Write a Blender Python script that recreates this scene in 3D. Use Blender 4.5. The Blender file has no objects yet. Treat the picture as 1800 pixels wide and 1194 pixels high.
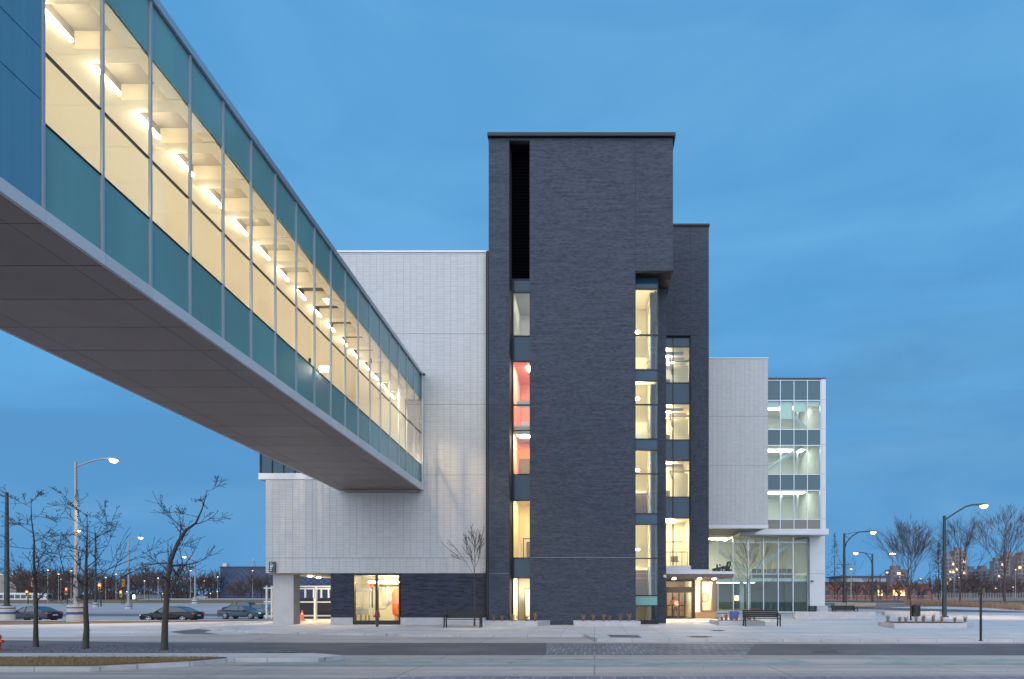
import bpy, math, random
import numpy as np
from mathutils import Vector, Matrix
R = math.radians
sc = bpy.context.scene
COL = sc.collection
F, CX, CY, H = 1163.0, 1045.0, 1048.0, 1.7     # focal length, principal point and horizon in photo pixels, eye height

# ---------------------------------------------------------------- camera
cam = bpy.data.cameras.new('camera'); cam_o = bpy.data.objects.new('camera', cam); COL.objects.link(cam_o)
cam_o.location = (0, 0, H); cam_o.rotation_euler = (math.pi / 2, 0, 0)
cam.sensor_width = 36; cam.lens = F / 1800 * 36
cam.shift_x = (900 - CX) / 1800; cam.shift_y = (CY - 597) / 1800
cam.clip_start = 0.1; cam.clip_end = 6000
sc.camera = cam_o

# ---------------------------------------------------------------- sky and afterglow
SUN_EL, SUN_AZ = 38, 190
world = bpy.data.worlds.new('World'); sc.world = world; world.use_nodes = True
wn = world.node_tree; bg = wn.nodes['Background']
sky = wn.nodes.new('ShaderNodeTexSky'); sky.sky_type = 'NISHITA'; sky.sun_disc = False
sky.sun_elevation = R(SUN_EL); sky.sun_rotation = R(SUN_AZ)
sky.ozone_density = 6.0; sky.air_density = 1.0; sky.dust_density = 0.2
tc = wn.nodes.new('ShaderNodeTexCoord')
lift = wn.nodes.new('ShaderNodeVectorMath'); lift.operation = 'ADD'; lift.inputs[1].default_value = (0, 0, 0.85)
nrm = wn.nodes.new('ShaderNodeVectorMath'); nrm.operation = 'NORMALIZE'
wn.links.new(tc.outputs['Generated'], lift.inputs[0]); wn.links.new(lift.outputs[0], nrm.inputs[0]); wn.links.new(nrm.outputs[0], sky.inputs[0])
mp = wn.nodes.new('ShaderNodeMapping'); mp.inputs['Scale'].default_value = (1.6, 1.6, 5.5); mp.inputs['Rotation'].default_value = (0.12, 0.1, 0.3)
cn = wn.nodes.new('ShaderNodeTexNoise'); cn.inputs['Scale'].default_value = 1.5; cn.inputs['Detail'].default_value = 6; cn.inputs['Roughness'].default_value = 0.5
cn.inputs['Distortion'].default_value = 0.5
cr = wn.nodes.new('ShaderNodeValToRGB'); cr.color_ramp.elements[0].position = 0.40; cr.color_ramp.elements[1].position = 0.68
cr.color_ramp.elements[0].color = (0, 0, 0, 1); cr.color_ramp.elements[1].color = (1, 1, 1, 1)
wn.links.new(tc.outputs['Generated'], mp.inputs[0]); wn.links.new(mp.outputs[0], cn.inputs['Vector']); wn.links.new(cn.outputs[0], cr.inputs[0])
tint = wn.nodes.new('ShaderNodeMix'); tint.data_type = 'RGBA'; tint.blend_type = 'MULTIPLY'; tint.inputs[0].default_value = 1.0
wn.links.new(sky.outputs[0], tint.inputs[6]); tint.inputs[7].default_value = (0.70, 1.25, 1.12, 1)
cl = wn.nodes.new('ShaderNodeMix'); cl.data_type = 'RGBA'; cl.blend_type = 'MULTIPLY'
cl.inputs[7].default_value = (1.40, 1.20, 1.09, 1)
wn.links.new(cr.outputs[0], cl.inputs[0]); wn.links.new(tint.outputs[2], cl.inputs[6])
sep = wn.nodes.new('ShaderNodeSeparateXYZ'); wn.links.new(tc.outputs['Generated'], sep.inputs[0])
mp2 = wn.nodes.new('ShaderNodeMapping'); mp2.inputs['Scale'].default_value = (2.2, 2.2, 9.0); mp2.inputs['Rotation'].default_value = (0.0, 0.16, 0.0)
cn2 = wn.nodes.new('ShaderNodeTexNoise'); cn2.inputs['Scale'].default_value = 1.3; cn2.inputs['Detail'].default_value = 7; cn2.inputs['Roughness'].default_value = 0.55; cn2.inputs['Distortion'].default_value = 0.4
wn.links.new(tc.outputs['Generated'], mp2.inputs[0]); wn.links.new(mp2.outputs[0], cn2.inputs['Vector'])
wob = wn.nodes.new('ShaderNodeMath'); wob.operation = 'MULTIPLY_ADD'; wob.inputs[1].default_value = -0.55; wn.links.new(cn2.outputs[0], wob.inputs[0]); wn.links.new(sep.outputs['Z'], wob.inputs[2])
band = wn.nodes.new('ShaderNodeMapRange'); band.interpolation_type = 'SMOOTHSTEP'; band.inputs[1].default_value = 0.13; band.inputs[2].default_value = -0.16; band.inputs[3].default_value = 0.0; band.inputs[4].default_value = 1.0
wn.links.new(wob.outputs[0], band.inputs[0])
bank = wn.nodes.new('ShaderNodeMix'); bank.data_type = 'RGBA'; bank.blend_type = 'MULTIPLY'; bank.inputs[7].default_value = (0.92, 0.80, 0.80, 1)
wn.links.new(band.outputs[0], bank.inputs[0]); wn.links.new(cl.outputs[2], bank.inputs[6]); wn.links.new(bank.outputs[2], bg.inputs[0])
bg.inputs[1].default_value = 0.15
sun_l = bpy.data.lights.new('sun', 'SUN'); sun_l.energy = 1.9; sun_l.angle = R(110); sun_l.color = (1.0, 0.86, 0.78)
sun_o = bpy.data.objects.new('sun', sun_l); COL.objects.link(sun_o)
_sd = Vector((math.sin(R(SUN_AZ)) * math.cos(R(SUN_EL)), math.cos(R(SUN_AZ)) * math.cos(R(SUN_EL)), math.sin(R(SUN_EL))))
sun_o.rotation_euler = _sd.to_track_quat('Z', 'Y').to_euler(); sun_o.location = (0, -30, 60)
vs = sc.view_settings; vs.view_transform = 'Standard'; vs.look = 'None'; vs.gamma = 1; vs.exposure = 1.0; vs.use_curve_mapping = False
sc.render.engine = 'CYCLES'; sc.cycles.use_denoising = True
sc.cycles.max_bounces = 8; sc.cycles.transparent_max_bounces = 24; sc.cycles.sample_clamp_indirect = 4
sc.cycles.caustics_reflective = False; sc.cycles.caustics_refractive = False

# ---------------------------------------------------------------- helpers
def XX(px, Y): return (px - CX) / F * Y
def ZZ(py, Y): return H + (CY - py) / F * Y
def P(px, py, Y): return Vector((XX(px, Y), Y, ZZ(py, Y)))
def G(px, py, z=0.0):
    Y = F * (H - z) / (py - CY); return (XX(px, Y), Y)

MATS = {}
def mat(name, col, rough=0.6, metal=0.0, var=0.0, vscale=3.0, bump=0.0, bscale=40.0, island=0.0, spec=0.5, stain=None, stretch=(1, 1, 1), objrand=0.0):
    if name in MATS: return MATS[name]
    m = bpy.data.materials.new(name); m.use_nodes = True; MATS[name] = m
    nt = m.node_tree; b = nt.nodes['Principled BSDF']
    b.inputs['Roughness'].default_value = rough; b.inputs['Metallic'].default_value = metal
    b.inputs['Specular IOR Level'].default_value = spec
    b.inputs['Base Color'].default_value = (*col, 1)
    if var or bump or island or stain or objrand:
        t = nt.nodes.new('ShaderNodeTexCoord'); mpn = nt.nodes.new('ShaderNodeMapping'); mpn.inputs['Scale'].default_value = stretch
        nt.links.new(t.outputs['Object'], mpn.inputs[0])
        last = None
        fac = None
        if var:
            n = nt.nodes.new('ShaderNodeTexNoise'); n.inputs['Scale'].default_value = vscale; n.inputs['Detail'].default_value = 7; n.inputs['Roughness'].default_value = 0.65
            nt.links.new(mpn.outputs[0], n.inputs['Vector'])
            mr = nt.nodes.new('ShaderNodeMapRange'); mr.inputs[1].default_value = 0.25; mr.inputs[2].default_value = 0.75
            mr.inputs[3].default_value = 1 - var; mr.inputs[4].default_value = 1 + var
            nt.links.new(n.outputs[0], mr.inputs[0]); fac = mr.outputs[0]
        if island:
            g = nt.nodes.new('ShaderNodeNewGeometry'); pw = nt.nodes.new('ShaderNodeMath'); pw.operation = 'POWER'; pw.inputs[1].default_value = 0.7
            nt.links.new(g.outputs['Random Per Island'], pw.inputs[0])
            mr2 = nt.nodes.new('ShaderNodeMapRange'); mr2.inputs[3].default_value = 1 - island; mr2.inputs[4].default_value = 1 + island
            nt.links.new(pw.outputs[0], mr2.inputs[0])
            if fac:
                mm = nt.nodes.new('ShaderNodeMath'); mm.operation = 'MULTIPLY'; nt.links.new(fac, mm.inputs[0]); nt.links.new(mr2.outputs[0], mm.inputs[1]); fac = mm.outputs[0]
            else: fac = mr2.outputs[0]
        if objrand:
            oi = nt.nodes.new('ShaderNodeObjectInfo'); mr4 = nt.nodes.new('ShaderNodeMapRange'); mr4.inputs[3].default_value = 1 - objrand; mr4.inputs[4].default_value = 1 + objrand
            nt.links.new(oi.outputs['Random'], mr4.inputs[0])
            if fac:
                mm4 = nt.nodes.new('ShaderNodeMath'); mm4.operation = 'MULTIPLY'; nt.links.new(fac, mm4.inputs[0]); nt.links.new(mr4.outputs[0], mm4.inputs[1]); fac = mm4.outputs[0]
            else: fac = mr4.outputs[0]
        src = None
        if fac:
            vm = nt.nodes.new('ShaderNodeVectorMath'); vm.operation = 'SCALE'; vm.inputs[0].default_value = col
            nt.links.new(fac, vm.inputs['Scale']); src = vm.outputs[0]
        if stain:
            scol, sscale, lo, hi = stain
            n2 = nt.nodes.new('ShaderNodeTexNoise'); n2.inputs['Scale'].default_value = sscale; n2.inputs['Detail'].default_value = 8; n2.inputs['Roughness'].default_value = 0.7
            nt.links.new(mpn.outputs[0], n2.inputs['Vector'])
            r2 = nt.nodes.new('ShaderNodeValToRGB'); r2.color_ramp.elements[0].position = lo; r2.color_ramp.elements[1].position = hi
            nt.links.new(n2.outputs[0], r2.inputs[0])
            mx = nt.nodes.new('ShaderNodeMix'); mx.data_type = 'RGBA'; nt.links.new(r2.outputs[0], mx.inputs[0])
            if src: nt.links.new(src, mx.inputs[6])
            else: mx.inputs[6].default_value = (*col, 1)
            mx.inputs[7].default_value = (*scol, 1); src = mx.outputs[2]
        if src: nt.links.new(src, b.inputs['Base Color'])
        if bump:
            n3 = nt.nodes.new('ShaderNodeTexNoise'); n3.inputs['Scale'].default_value = bscale; n3.inputs['Detail'].default_value = 6
            nt.links.new(mpn.outputs[0], n3.inputs['Vector'])
            bp = nt.nodes.new('ShaderNodeBump'); bp.inputs['Strength'].default_value = bump; bp.inputs['Distance'].default_value = 0.02
            nt.links.new(n3.outputs[0], bp.inputs['Height']); nt.links.new(bp.outputs[0], b.inputs['Normal'])
    return m

def slab_joints(m, bw, rh, dark=0.72, size=0.012, grain=0.10):
    nt = m.node_tree; bs = nt.nodes['Principled BSDF']; lk = bs.inputs['Base Color'].links[0]; src = lk.from_socket
    t = nt.nodes.new('ShaderNodeTexCoord'); br_ = nt.nodes.new('ShaderNodeTexBrick'); nt.links.new(t.outputs['Object'], br_.inputs[0])
    br_.offset = 0.0; br_.inputs['Scale'].default_value = 1; br_.inputs['Brick Width'].default_value = bw; br_.inputs['Row Height'].default_value = rh; br_.inputs['Mortar Size'].default_value = size; br_.inputs['Mortar Smooth'].default_value = 0.3
    br_.inputs['Color1'].default_value = (1, 1, 1, 1); br_.inputs['Color2'].default_value = (0.93, 0.93, 0.93, 1); br_.inputs['Mortar'].default_value = (dark, dark, dark, 1)
    mx = nt.nodes.new('ShaderNodeMix'); mx.data_type = 'RGBA'; mx.blend_type = 'MULTIPLY'; mx.inputs[0].default_value = 1
    nt.links.new(src, mx.inputs[6]); nt.links.new(br_.outputs[0], mx.inputs[7])
    n = nt.nodes.new('ShaderNodeTexNoise'); n.inputs['Scale'].default_value = 45; n.inputs['Detail'].default_value = 4; nt.links.new(t.outputs['Object'], n.inputs['Vector'])
    mr = nt.nodes.new('ShaderNodeMapRange'); mr.inputs[1].default_value = .3; mr.inputs[2].default_value = .7; mr.inputs[3].default_value = 1 - grain; mr.inputs[4].default_value = 1 + grain; nt.links.new(n.outputs[0], mr.inputs[0])
    # tyre-worn streaks along the street and hairline cracks
    mp_ = nt.nodes.new('ShaderNodeMapping'); mp_.inputs['Scale'].default_value = (0.05, 1.3, 1); nt.links.new(t.outputs['Object'], mp_.inputs[0])
    n2 = nt.nodes.new('ShaderNodeTexNoise'); n2.inputs['Scale'].default_value = 1.6; n2.inputs['Detail'].default_value = 5; nt.links.new(mp_.outputs[0], n2.inputs['Vector'])
    mr2 = nt.nodes.new('ShaderNodeMapRange'); mr2.inputs[1].default_value = .3; mr2.inputs[2].default_value = .7; mr2.inputs[3].default_value = .76; mr2.inputs[4].default_value = 1.14; nt.links.new(n2.outputs[0], mr2.inputs[0])
    vo = nt.nodes.new('ShaderNodeTexVoronoi'); vo.feature = 'DISTANCE_TO_EDGE'; vo.inputs['Scale'].default_value = 0.22; vo.inputs['Randomness'].default_value = 1
    n3 = nt.nodes.new('ShaderNodeTexNoise'); n3.inputs['Scale'].default_value = 0.9; n3.inputs['Detail'].default_value = 6; nt.links.new(t.outputs['Object'], n3.inputs['Vector'])
    ad = nt.nodes.new('ShaderNodeVectorMath'); ad.operation = 'MULTIPLY_ADD'; ad.inputs[1].default_value = (1.6, 1.6, 0); nt.links.new(n3.outputs['Color'], ad.inputs[0]); nt.links.new(t.outputs['Object'], ad.inputs[2]); nt.links.new(ad.outputs[0], vo.inputs['Vector'])
    mr3 = nt.nodes.new('ShaderNodeMapRange'); mr3.inputs[1].default_value = 0.0; mr3.inputs[2].default_value = 0.006; mr3.inputs[3].default_value = .80; mr3.inputs[4].default_value = 1.0; nt.links.new(vo.outputs['Distance'], mr3.inputs[0])
    p1 = nt.nodes.new('ShaderNodeMath'); p1.operation = 'MULTIPLY'; nt.links.new(mr.outputs[0], p1.inputs[0]); nt.links.new(mr2.outputs[0], p1.inputs[1])
    p2 = nt.nodes.new('ShaderNodeMath'); p2.operation = 'MULTIPLY'; nt.links.new(p1.outputs[0], p2.inputs[0]); nt.links.new(mr3.outputs[0], p2.inputs[1])
    vm = nt.nodes.new('ShaderNodeVectorMath'); vm.operation = 'SCALE'; nt.links.new(mx.outputs[2], vm.inputs[0]); nt.links.new(p2.outputs[0], vm.inputs['Scale'])
    nt.links.new(vm.outputs[0], bs.inputs['Base Color'])
    return m
def emit(name, col, strength):
    if name in MATS: return MATS[name]
    m = bpy.data.materials.new(name); m.use_nodes = True; MATS[name] = m
    b = m.node_tree.nodes['Principled BSDF']; b.inputs['Base Color'].default_value = (*col, 1)
    b.inputs['Emission Color'].default_value = (*col, 1); b.inputs['Emission Strength'].default_value = strength
    return m

def glass(name, tintc=(0.9, 0.95, 0.93), refl=1.0, haze=0.0, hazecol=(0.5, 0.6, 0.6), rough=0.0):
    """architectural glazing: tinted see-through pane with a Fresnel reflection and an optional milky coating"""
    if name in MATS: return MATS[name]
    m = bpy.data.materials.new(name); m.use_nodes = True; MATS[name] = m
    nt = m.node_tree; nt.nodes.remove(nt.nodes['Principled BSDF']); out = nt.nodes['Material Output']
    tr = nt.nodes.new('ShaderNodeBsdfTransparent'); tr.inputs[0].default_value = (*tintc, 1)
    gl = nt.nodes.new('ShaderNodeBsdfGlossy'); gl.inputs['Roughness'].default_value = rough; gl.inputs[0].default_value = (0.9 * refl, 0.95 * refl, 1.0 * refl, 1)
    lw = nt.nodes.new('ShaderNodeLayerWeight'); lw.inputs[0].default_value = 0.5
    pw = nt.nodes.new('ShaderNodeMath'); pw.operation = 'POWER'; pw.inputs[1].default_value = 5.0
    fr = nt.nodes.new('ShaderNodeMapRange'); fr.inputs[3].default_value = 0.022; fr.inputs[4].default_value = 1.0
    nt.links.new(lw.outputs['Facing'], pw.inputs[0]); nt.links.new(pw.outputs[0], fr.inputs[0])
    cur = tr.outputs[0]
    if haze:
        df = nt.nodes.new('ShaderNodeBsdfDiffuse'); df.inputs[0].default_value = (*hazecol, 1)
        mh = nt.nodes.new('ShaderNodeMixShader'); mh.inputs[0].default_value = haze
        nt.links.new(cur, mh.inputs[1]); nt.links.new(df.outputs[0], mh.inputs[2]); cur = mh.outputs[0]
    mx = nt.nodes.new('ShaderNodeMixShader')
    nt.links.new(fr.outputs[0], mx.inputs[0]); nt.links.new(cur, mx.inputs[1]); nt.links.new(gl.outputs[0], mx.inputs[2]); nt.links.new(mx.outputs[0], out.inputs[0])
    return m

class MB:
    def __init__(s): s.v = []; s.f = []
    def add(s, vs, fs):
        o = len(s.v); s.v += [tuple(q) for q in vs]; s.f += [tuple(i + o for i in f) for f in fs]; return s
    def box(s, x0, x1, y0, y1, z0, z1):
        if x0 > x1: x0, x1 = x1, x0
        if y0 > y1: y0, y1 = y1, y0
        if z0 > z1: z0, z1 = z1, z0
        return s.add([(x0, y0, z0), (x1, y0, z0), (x1, y1, z0), (x0, y1, z0), (x0, y0, z1), (x1, y0, z1), (x1, y1, z1), (x0, y1, z1)],
                     [(0, 3, 2, 1), (4, 5, 6, 7), (0, 1, 5, 4), (1, 2, 6, 5), (2, 3, 7, 6), (3, 0, 4, 7)])
    def quad(s, a, b, c, d): return s.add([a, b, c, d], [(0, 1, 2, 3)])
    def tube(s, p0, p1, r0, r1=None, n=8, cap=True):
        p0, p1 = Vector(p0), Vector(p1); r1 = r0 if r1 is None else r1
        d = (p1 - p0)
        if d.length < 1e-6: return s
        d.normalize(); a = d.orthogonal().normalized(); b = d.cross(a)
        vs = []
        for p, r in ((p0, r0), (p1, r1)):
            for i in range(n):
                t = 2 * math.pi * i / n; vs.append(p + a * (r * math.cos(t)) + b * (r * math.sin(t)))
        fs = [(i, (i + 1) % n, n + (i + 1) % n, n + i) for i in range(n)]
        if cap: fs += [tuple(range(n - 1, -1, -1)), tuple(range(n, 2 * n))]
        return s.add(vs, fs)
    def path(s, pts, rs, n=8):
        """a continuous tapering pipe through pts"""
        pts = [Vector(p) for p in pts]
        if not isinstance(rs, (list, tuple)): rs = [rs] * len(pts)
        vs = []; a = None
        for i, p in enumerate(pts):
            d = (pts[min(i + 1, len(pts) - 1)] - pts[max(i - 1, 0)]).normalized()
            a = d.orthogonal().normalized() if a is None else (a - d * a.dot(d)).normalized()
            b = d.cross(a)
            for k in range(n):
                t = 2 * math.pi * k / n; vs.append(p + a * (rs[i] * math.cos(t)) + b * (rs[i] * math.sin(t)))
        fs = []
        for i in range(len(pts) - 1):
            for k in range(n): fs.append((i * n + k, i * n + (k + 1) % n, (i + 1) * n + (k + 1) % n, (i + 1) * n + k))
        fs += [tuple(range(n - 1, -1, -1)), tuple(range((len(pts) - 1) * n, len(pts) * n))]
        return s.add(vs, fs)
    def lathe(s, prof, c=(0, 0, 0), n=16):
        vs = []; fs = []
        for r, z in prof:
            for k in range(n):
                t = 2 * math.pi * k / n; vs.append((c[0] + r * math.cos(t), c[1] + r * math.sin(t), c[2] + z))
        for i in range(len(prof) - 1):
            for k in range(n): fs.append((i * n + k, i * n + (k + 1) % n, (i + 1) * n + (k + 1) % n, (i + 1) * n + k))
        fs += [tuple(range(n - 1, -1, -1)), tuple(range((len(prof) - 1) * n, len(prof) * n))]
        return s.add(vs, fs)
    def prism(s, poly, z0, z1):
        n = len(poly)
        vs = [(x, y, z0) for x, y in poly] + [(x, y, z1) for x, y in poly]
        fs = [tuple(range(n - 1, -1, -1)), tuple(range(n, 2 * n))] + [(i, (i + 1) % n, n + (i + 1) % n, n + i) for i in range(n)]
        return s.add(vs, fs)
    def extrude(s, poly3, d):
        n = len(poly3); d = Vector(d)
        vs = [Vector(p) for p in poly3] + [Vector(p) + d for p in poly3]
        fs = [tuple(range(n)), tuple(range(2 * n - 1, n - 1, -1))] + [(i, n + i, n + (i + 1) % n, (i + 1) % n) for i in range(n)]
        return s.add(vs, fs)
    def mesh(s, name, m, smooth=False):
        me = bpy.data.meshes.new(name); me.from_pydata(s.v, [], s.f); me.validate(); me.update()
        if m: me.materials.append(m)
        if smooth:
            for p in me.polygons: p.use_smooth = True
        return me
    def build(s, name, m, parent=None, world=False, smooth=False):
        return link(name, s.mesh(name, m, smooth), parent, world)

def link(name, me, parent=None, world=False):
    o = bpy.data.objects.new(name, me); COL.objects.link(o)
    if parent:
        o.parent = parent
        if world: o.matrix_parent_inverse = INV[parent.name]
    return o
INV = {}
def thing(name, label, cat, loc=(0, 0, 0), rz=0.0, group=None):
    o = bpy.data.objects.new(name, None); COL.objects.link(o)
    o.location = loc; o.rotation_euler = (0, 0, rz); o['label'] = label; o['category'] = cat
    if group: o['group'] = group
    o.empty_display_size = 0.2
    INV[o.name] = (Matrix.Translation(loc) @ Matrix.Rotation(rz, 4, 'Z')).inverted()
    return o
def tag(o, label, cat, group=None):
    o['label'] = label; o['category'] = cat
    if group: o['group'] = group
    return o
def structure(o): o['kind'] = 'structure'; return o
def stuff(o): o['kind'] = 'stuff'; return o
def copy_tree(root, loc, rz, label, group=None, scale=None):
    r = root.copy(); COL.objects.link(r); r.location = loc; r.rotation_euler = (0, 0, rz); r['label'] = label
    if group: r['group'] = group
    if scale: r.scale = scale
    for ch in list(root.children):
        c = ch.copy(); COL.objects.link(c); c.parent = r
        for g in list(ch.children):
            d = g.copy(); COL.objects.link(d); d.parent = c
    return r

def bricks(x0, x1, z0, z1, y, w, h, joint=0.01, proud=0.010, stack=False, seed=1, jit=0.003):
    """real blocks standing proud of the joint plane (numpy, joined)"""
    rng = np.random.default_rng(seed); V = []; nrow = max(1, round((z1 - z0) / h)); hh = (z1 - z0) / nrow
    rects = []
    for r in range(nrow):
        za = z0 + r * hh; off = 0 if stack else (w / 2 if r % 2 else 0)
        x = x0 - off
        while x < x1 - 1e-4:
            a, b = max(x, x0), min(x + w, x1)
            if b - a > 0.03: rects.append((a + joint / 2, b - joint / 2, za + joint / 2, za + hh - joint / 2))
            x += w
    q = np.array(rects); n = len(q); yf = y - proud - rng.random(n) * jit
    v = np.zeros((n, 8, 3))
    for k, (xi, zi, fr) in enumerate(((0, 2, 1), (1, 2, 1), (1, 3, 1), (0, 3, 1), (0, 2, 0), (1, 2, 0), (1, 3, 0), (0, 3, 0))):
        v[:, k, 0] = q[:, xi]; v[:, k, 2] = q[:, zi]; v[:, k, 1] = yf if fr else y + 0.002
    base = (np.arange(n) * 8)[:, None, None]
    f = np.array([(0, 1, 2, 3), (0, 4, 5, 1), (1, 5, 6, 2), (2, 6, 7, 3), (3, 7, 4, 0)])[None] + base
    return v.reshape(-1, 3), f.reshape(-1, 4)
def brick_part(name, fields, m, parent):
    vs = []; fs = []; o = 0
    for i, a in enumerate(fields):
        v, f = bricks(*a[0], **a[1], seed=i + 3); vs.append(v); fs.append(f + o); o += len(v)
    v = np.concatenate(vs); f = np.concatenate(fs)
    me = bpy.data.meshes.new(name); me.vertices.add(len(v)); me.vertices.foreach_set('co', v.ravel())
    me.loops.add(f.size); me.loops.foreach_set('vertex_index', f.ravel().astype(np.int32))
    me.polygons.add(len(f)); me.polygons.foreach_set('loop_start', np.arange(0, f.size, 4, dtype=np.int32))
    me.polygons.foreach_set('use_smooth', np.zeros(len(f), dtype=bool)); me.update(calc_edges=True); me.validate(); me.materials.append(m)
    return stuff(link(name, me, parent, True))

# ---------------------------------------------------------------- materials
M_white_block = mat('white glazed block', (0.41, 0.405, 0.40), 0.42, var=0.07, vscale=1.3, stretch=(0.9, 1, 0.10), island=0.05)
M_white_joint = mat('grey mortar', (0.15, 0.155, 0.16), 0.9)
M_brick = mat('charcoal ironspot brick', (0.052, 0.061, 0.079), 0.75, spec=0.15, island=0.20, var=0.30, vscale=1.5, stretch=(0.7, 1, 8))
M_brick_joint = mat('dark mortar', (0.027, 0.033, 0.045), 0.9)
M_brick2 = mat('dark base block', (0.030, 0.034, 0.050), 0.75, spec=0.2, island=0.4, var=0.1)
M_brick2_joint = mat('base block mortar', (0.045, 0.050, 0.062), 0.9)
M_blackmetal = mat('black metal', (0.012, 0.013, 0.016), 0.5, 0.3)
M_darkmetal = mat('charcoal metal', (0.035, 0.042, 0.052), 0.4, 0.3)
M_white_panel = mat('white metal panel', (0.52, 0.53, 0.54), 0.4, var=0.06, vscale=0.8, objrand=0.03)
M_alu = mat('clear anodised aluminium', (0.44, 0.48, 0.52), 0.32, 0.6)
M_mull = mat('grey painted mullion', (0.30, 0.34, 0.38), 0.5)
M_spandrel = mat('blue grey spandrel glass', (0.016, 0.056, 0.092), 0.1, spec=0.3, var=0.06, vscale=0.3)
M_green_in = mat('pale green interior', (0.56, 0.57, 0.54), 0.8)
M_spandrel2 = mat('grey teal spandrel', (0.05, 0.105, 0.13), 0.15, spec=0.35)
M_teal = mat('teal fritted glass', (0.14, 0.31, 0.30), 0.15, spec=0.45, objrand=0.10, var=0.12, vscale=0.5, stretch=(1, 1, 0.1))
M_tealpanel = mat('blue teal metal panel', (0.085, 0.235, 0.33), 0.4, var=0.12, vscale=1.2, stretch=(1, 3, 0.12))
M_soffit = mat('taupe soffit panel', (0.25, 0.20, 0.185), 0.45, var=0.12, vscale=0.8, objrand=0.07)
M_joint = mat('black joint', (0.02, 0.02, 0.02), 0.9)
M_concrete = mat('pier concrete', (0.38, 0.37, 0.36), 0.8, var=0.1, vscale=2, bump=0.15, bscale=20)
M_stone = mat('planter concrete', (0.40, 0.39, 0.40), 0.85, var=0.14, vscale=2.5, bump=0.2, bscale=25)
M_clear = glass('clear glazing', (0.90, 0.95, 0.93))
M_clear2 = glass('green tinted glazing', (0.86, 0.94, 0.91), haze=0.04, hazecol=(0.4, 0.55, 0.52))
M_milk = glass('tan fritted glazing', (0.45, 0.45, 0.40), haze=0.45, hazecol=(0.30, 0.29, 0.26))
M_cream = mat('cream painted wall', (0.74, 0.67, 0.52), 0.8)
M_bcream = mat('bridge cream lining', (0.76, 0.70, 0.58), 0.7)
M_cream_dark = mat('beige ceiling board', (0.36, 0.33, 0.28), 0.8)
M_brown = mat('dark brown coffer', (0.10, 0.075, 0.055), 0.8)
M_wood = mat('brown timber stair', (0.16, 0.085, 0.045), 0.6, var=0.15, vscale=6)
M_tile = mat('grey interior floor', (0.30, 0.29, 0.27), 0.4)
M_pink = mat('salmon pink wall', (0.82, 0.37, 0.28), 0.8)
M_orange = mat('orange paint', (0.85, 0.16, 0.02), 0.5)
M_yellow = mat('pale yellow wall', (0.82, 0.66, 0.34), 0.8)
M_greywall = mat('grey plaster', (0.50, 0.48, 0.46), 0.8)
M_blackfab = mat('black coated steel', (0.010, 0.011, 0.012), 0.4, 0.2)
M_lum = emit('warm tube luminaire', (1.0, 0.80, 0.52), 17)
M_lum_br = emit('bridge linear luminaire', (1.0, 0.87, 0.66), 20)
M_lum_fill = emit('added bridge fill light', (1.0, 0.87, 0.68), 13)  # made-up fill source for the bridge ceiling
M_lum_plant = emit('plant room tube', (1.0, 0.80, 0.50), 60)
M_lum_room = emit('warm ceiling panel', (1.0, 0.79, 0.50), 66)
M_lum_cool = emit('neutral ceiling panel', (1.0, 0.90, 0.74), 30)
M_lamp = emit('sodium white lens', (1.0, 0.58, 0.24), 3.4)
M_pole = mat('galvanised pole', (0.28, 0.28, 0.28), 0.5, 0.5, var=0.15, vscale=2)
M_darkpole = mat('dark green pole', (0.03, 0.04, 0.04), 0.5, 0.2)
M_bark = mat('grey brown bark', (0.055, 0.042, 0.035), 0.9, var=0.3, vscale=8, bump=0.5, bscale=25, stretch=(1, 1, 0.3))
M_bark_far = mat('red brown twigs', (0.075, 0.050, 0.048), 0.9, var=0.2)
M_drygrass = mat('dead lawn', (0.115, 0.078, 0.035), 0.95, var=0.45, vscale=1.1, bump=0.7, bscale=30, stain=((0.06, 0.055, 0.028), 0.5, 0.45, 0.75))
M_straw = mat('straw ornamental grass', (0.26, 0.16, 0.10), 0.9, island=0.3)
M_mulch = mat('grey stone mulch', (0.085, 0.085, 0.095), 0.95, var=0.35, vscale=9, bump=0.9, bscale=22)

# ---------------------------------------------------------------- ground
def lot_z(x, y):
    """gentle fall to the car park on the left, gentle rise to the avenue on the right"""
    if x < -10: k = [(50, 0), (62, -.65), (222, -.65), (250, 0.9 if x > -170 else -0.45), (275, -0.2), (6000, -0.2)]
    elif x > 10: k = [(58, 0), (85, .75), (120, .85), (6000, .85)]
    else: k = [(50, 0), (6000, 0)]
    if y <= k[0][0]: return k[0][1]
    for (a, za), (b, zb) in zip(k, k[1:]):
        if y <= b: return za + (zb - za) * (y - a) / (b - a)
    return k[-1][1]
ROAD = -0.12
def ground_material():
    m = mat('ground', (0.33, 0.295, 0.275), 0.85, var=0.22, vscale=0.12, bump=0.12, bscale=14, stain=((0.25, 0.235, 0.225), 0.16, 0.5, 0.72))  # base colour warmed to stand in for street-lamp light on the concrete
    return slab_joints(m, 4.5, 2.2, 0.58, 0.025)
xs = [-2500, -800, -400, -250, -171, -169, -120, -80, -60, -40, -22, -10.01, -9.9, 0, 9.9, 10.01, 22, 40, 60, 90, 140, 250, 500, 1000, 2500]
ys = [-80, -20, 0, 10, 20, 30, 40, 50, 58, 62, 75, 85, 105, 120, 160, 222, 235, 250, 275, 400, 800, 1600, 5000]
b = MB(); b.v = [(x, y, lot_z(x, y) + ROAD) for y in ys for x in xs]; nx = len(xs)
b.f = [(j * nx + i, j * nx + i + 1, (j + 1) * nx + i + 1, (j + 1) * nx + i) for j in range(len(ys) - 1) for i in range(nx - 1)]
structure(b.build('ground', ground_material()))

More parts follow.
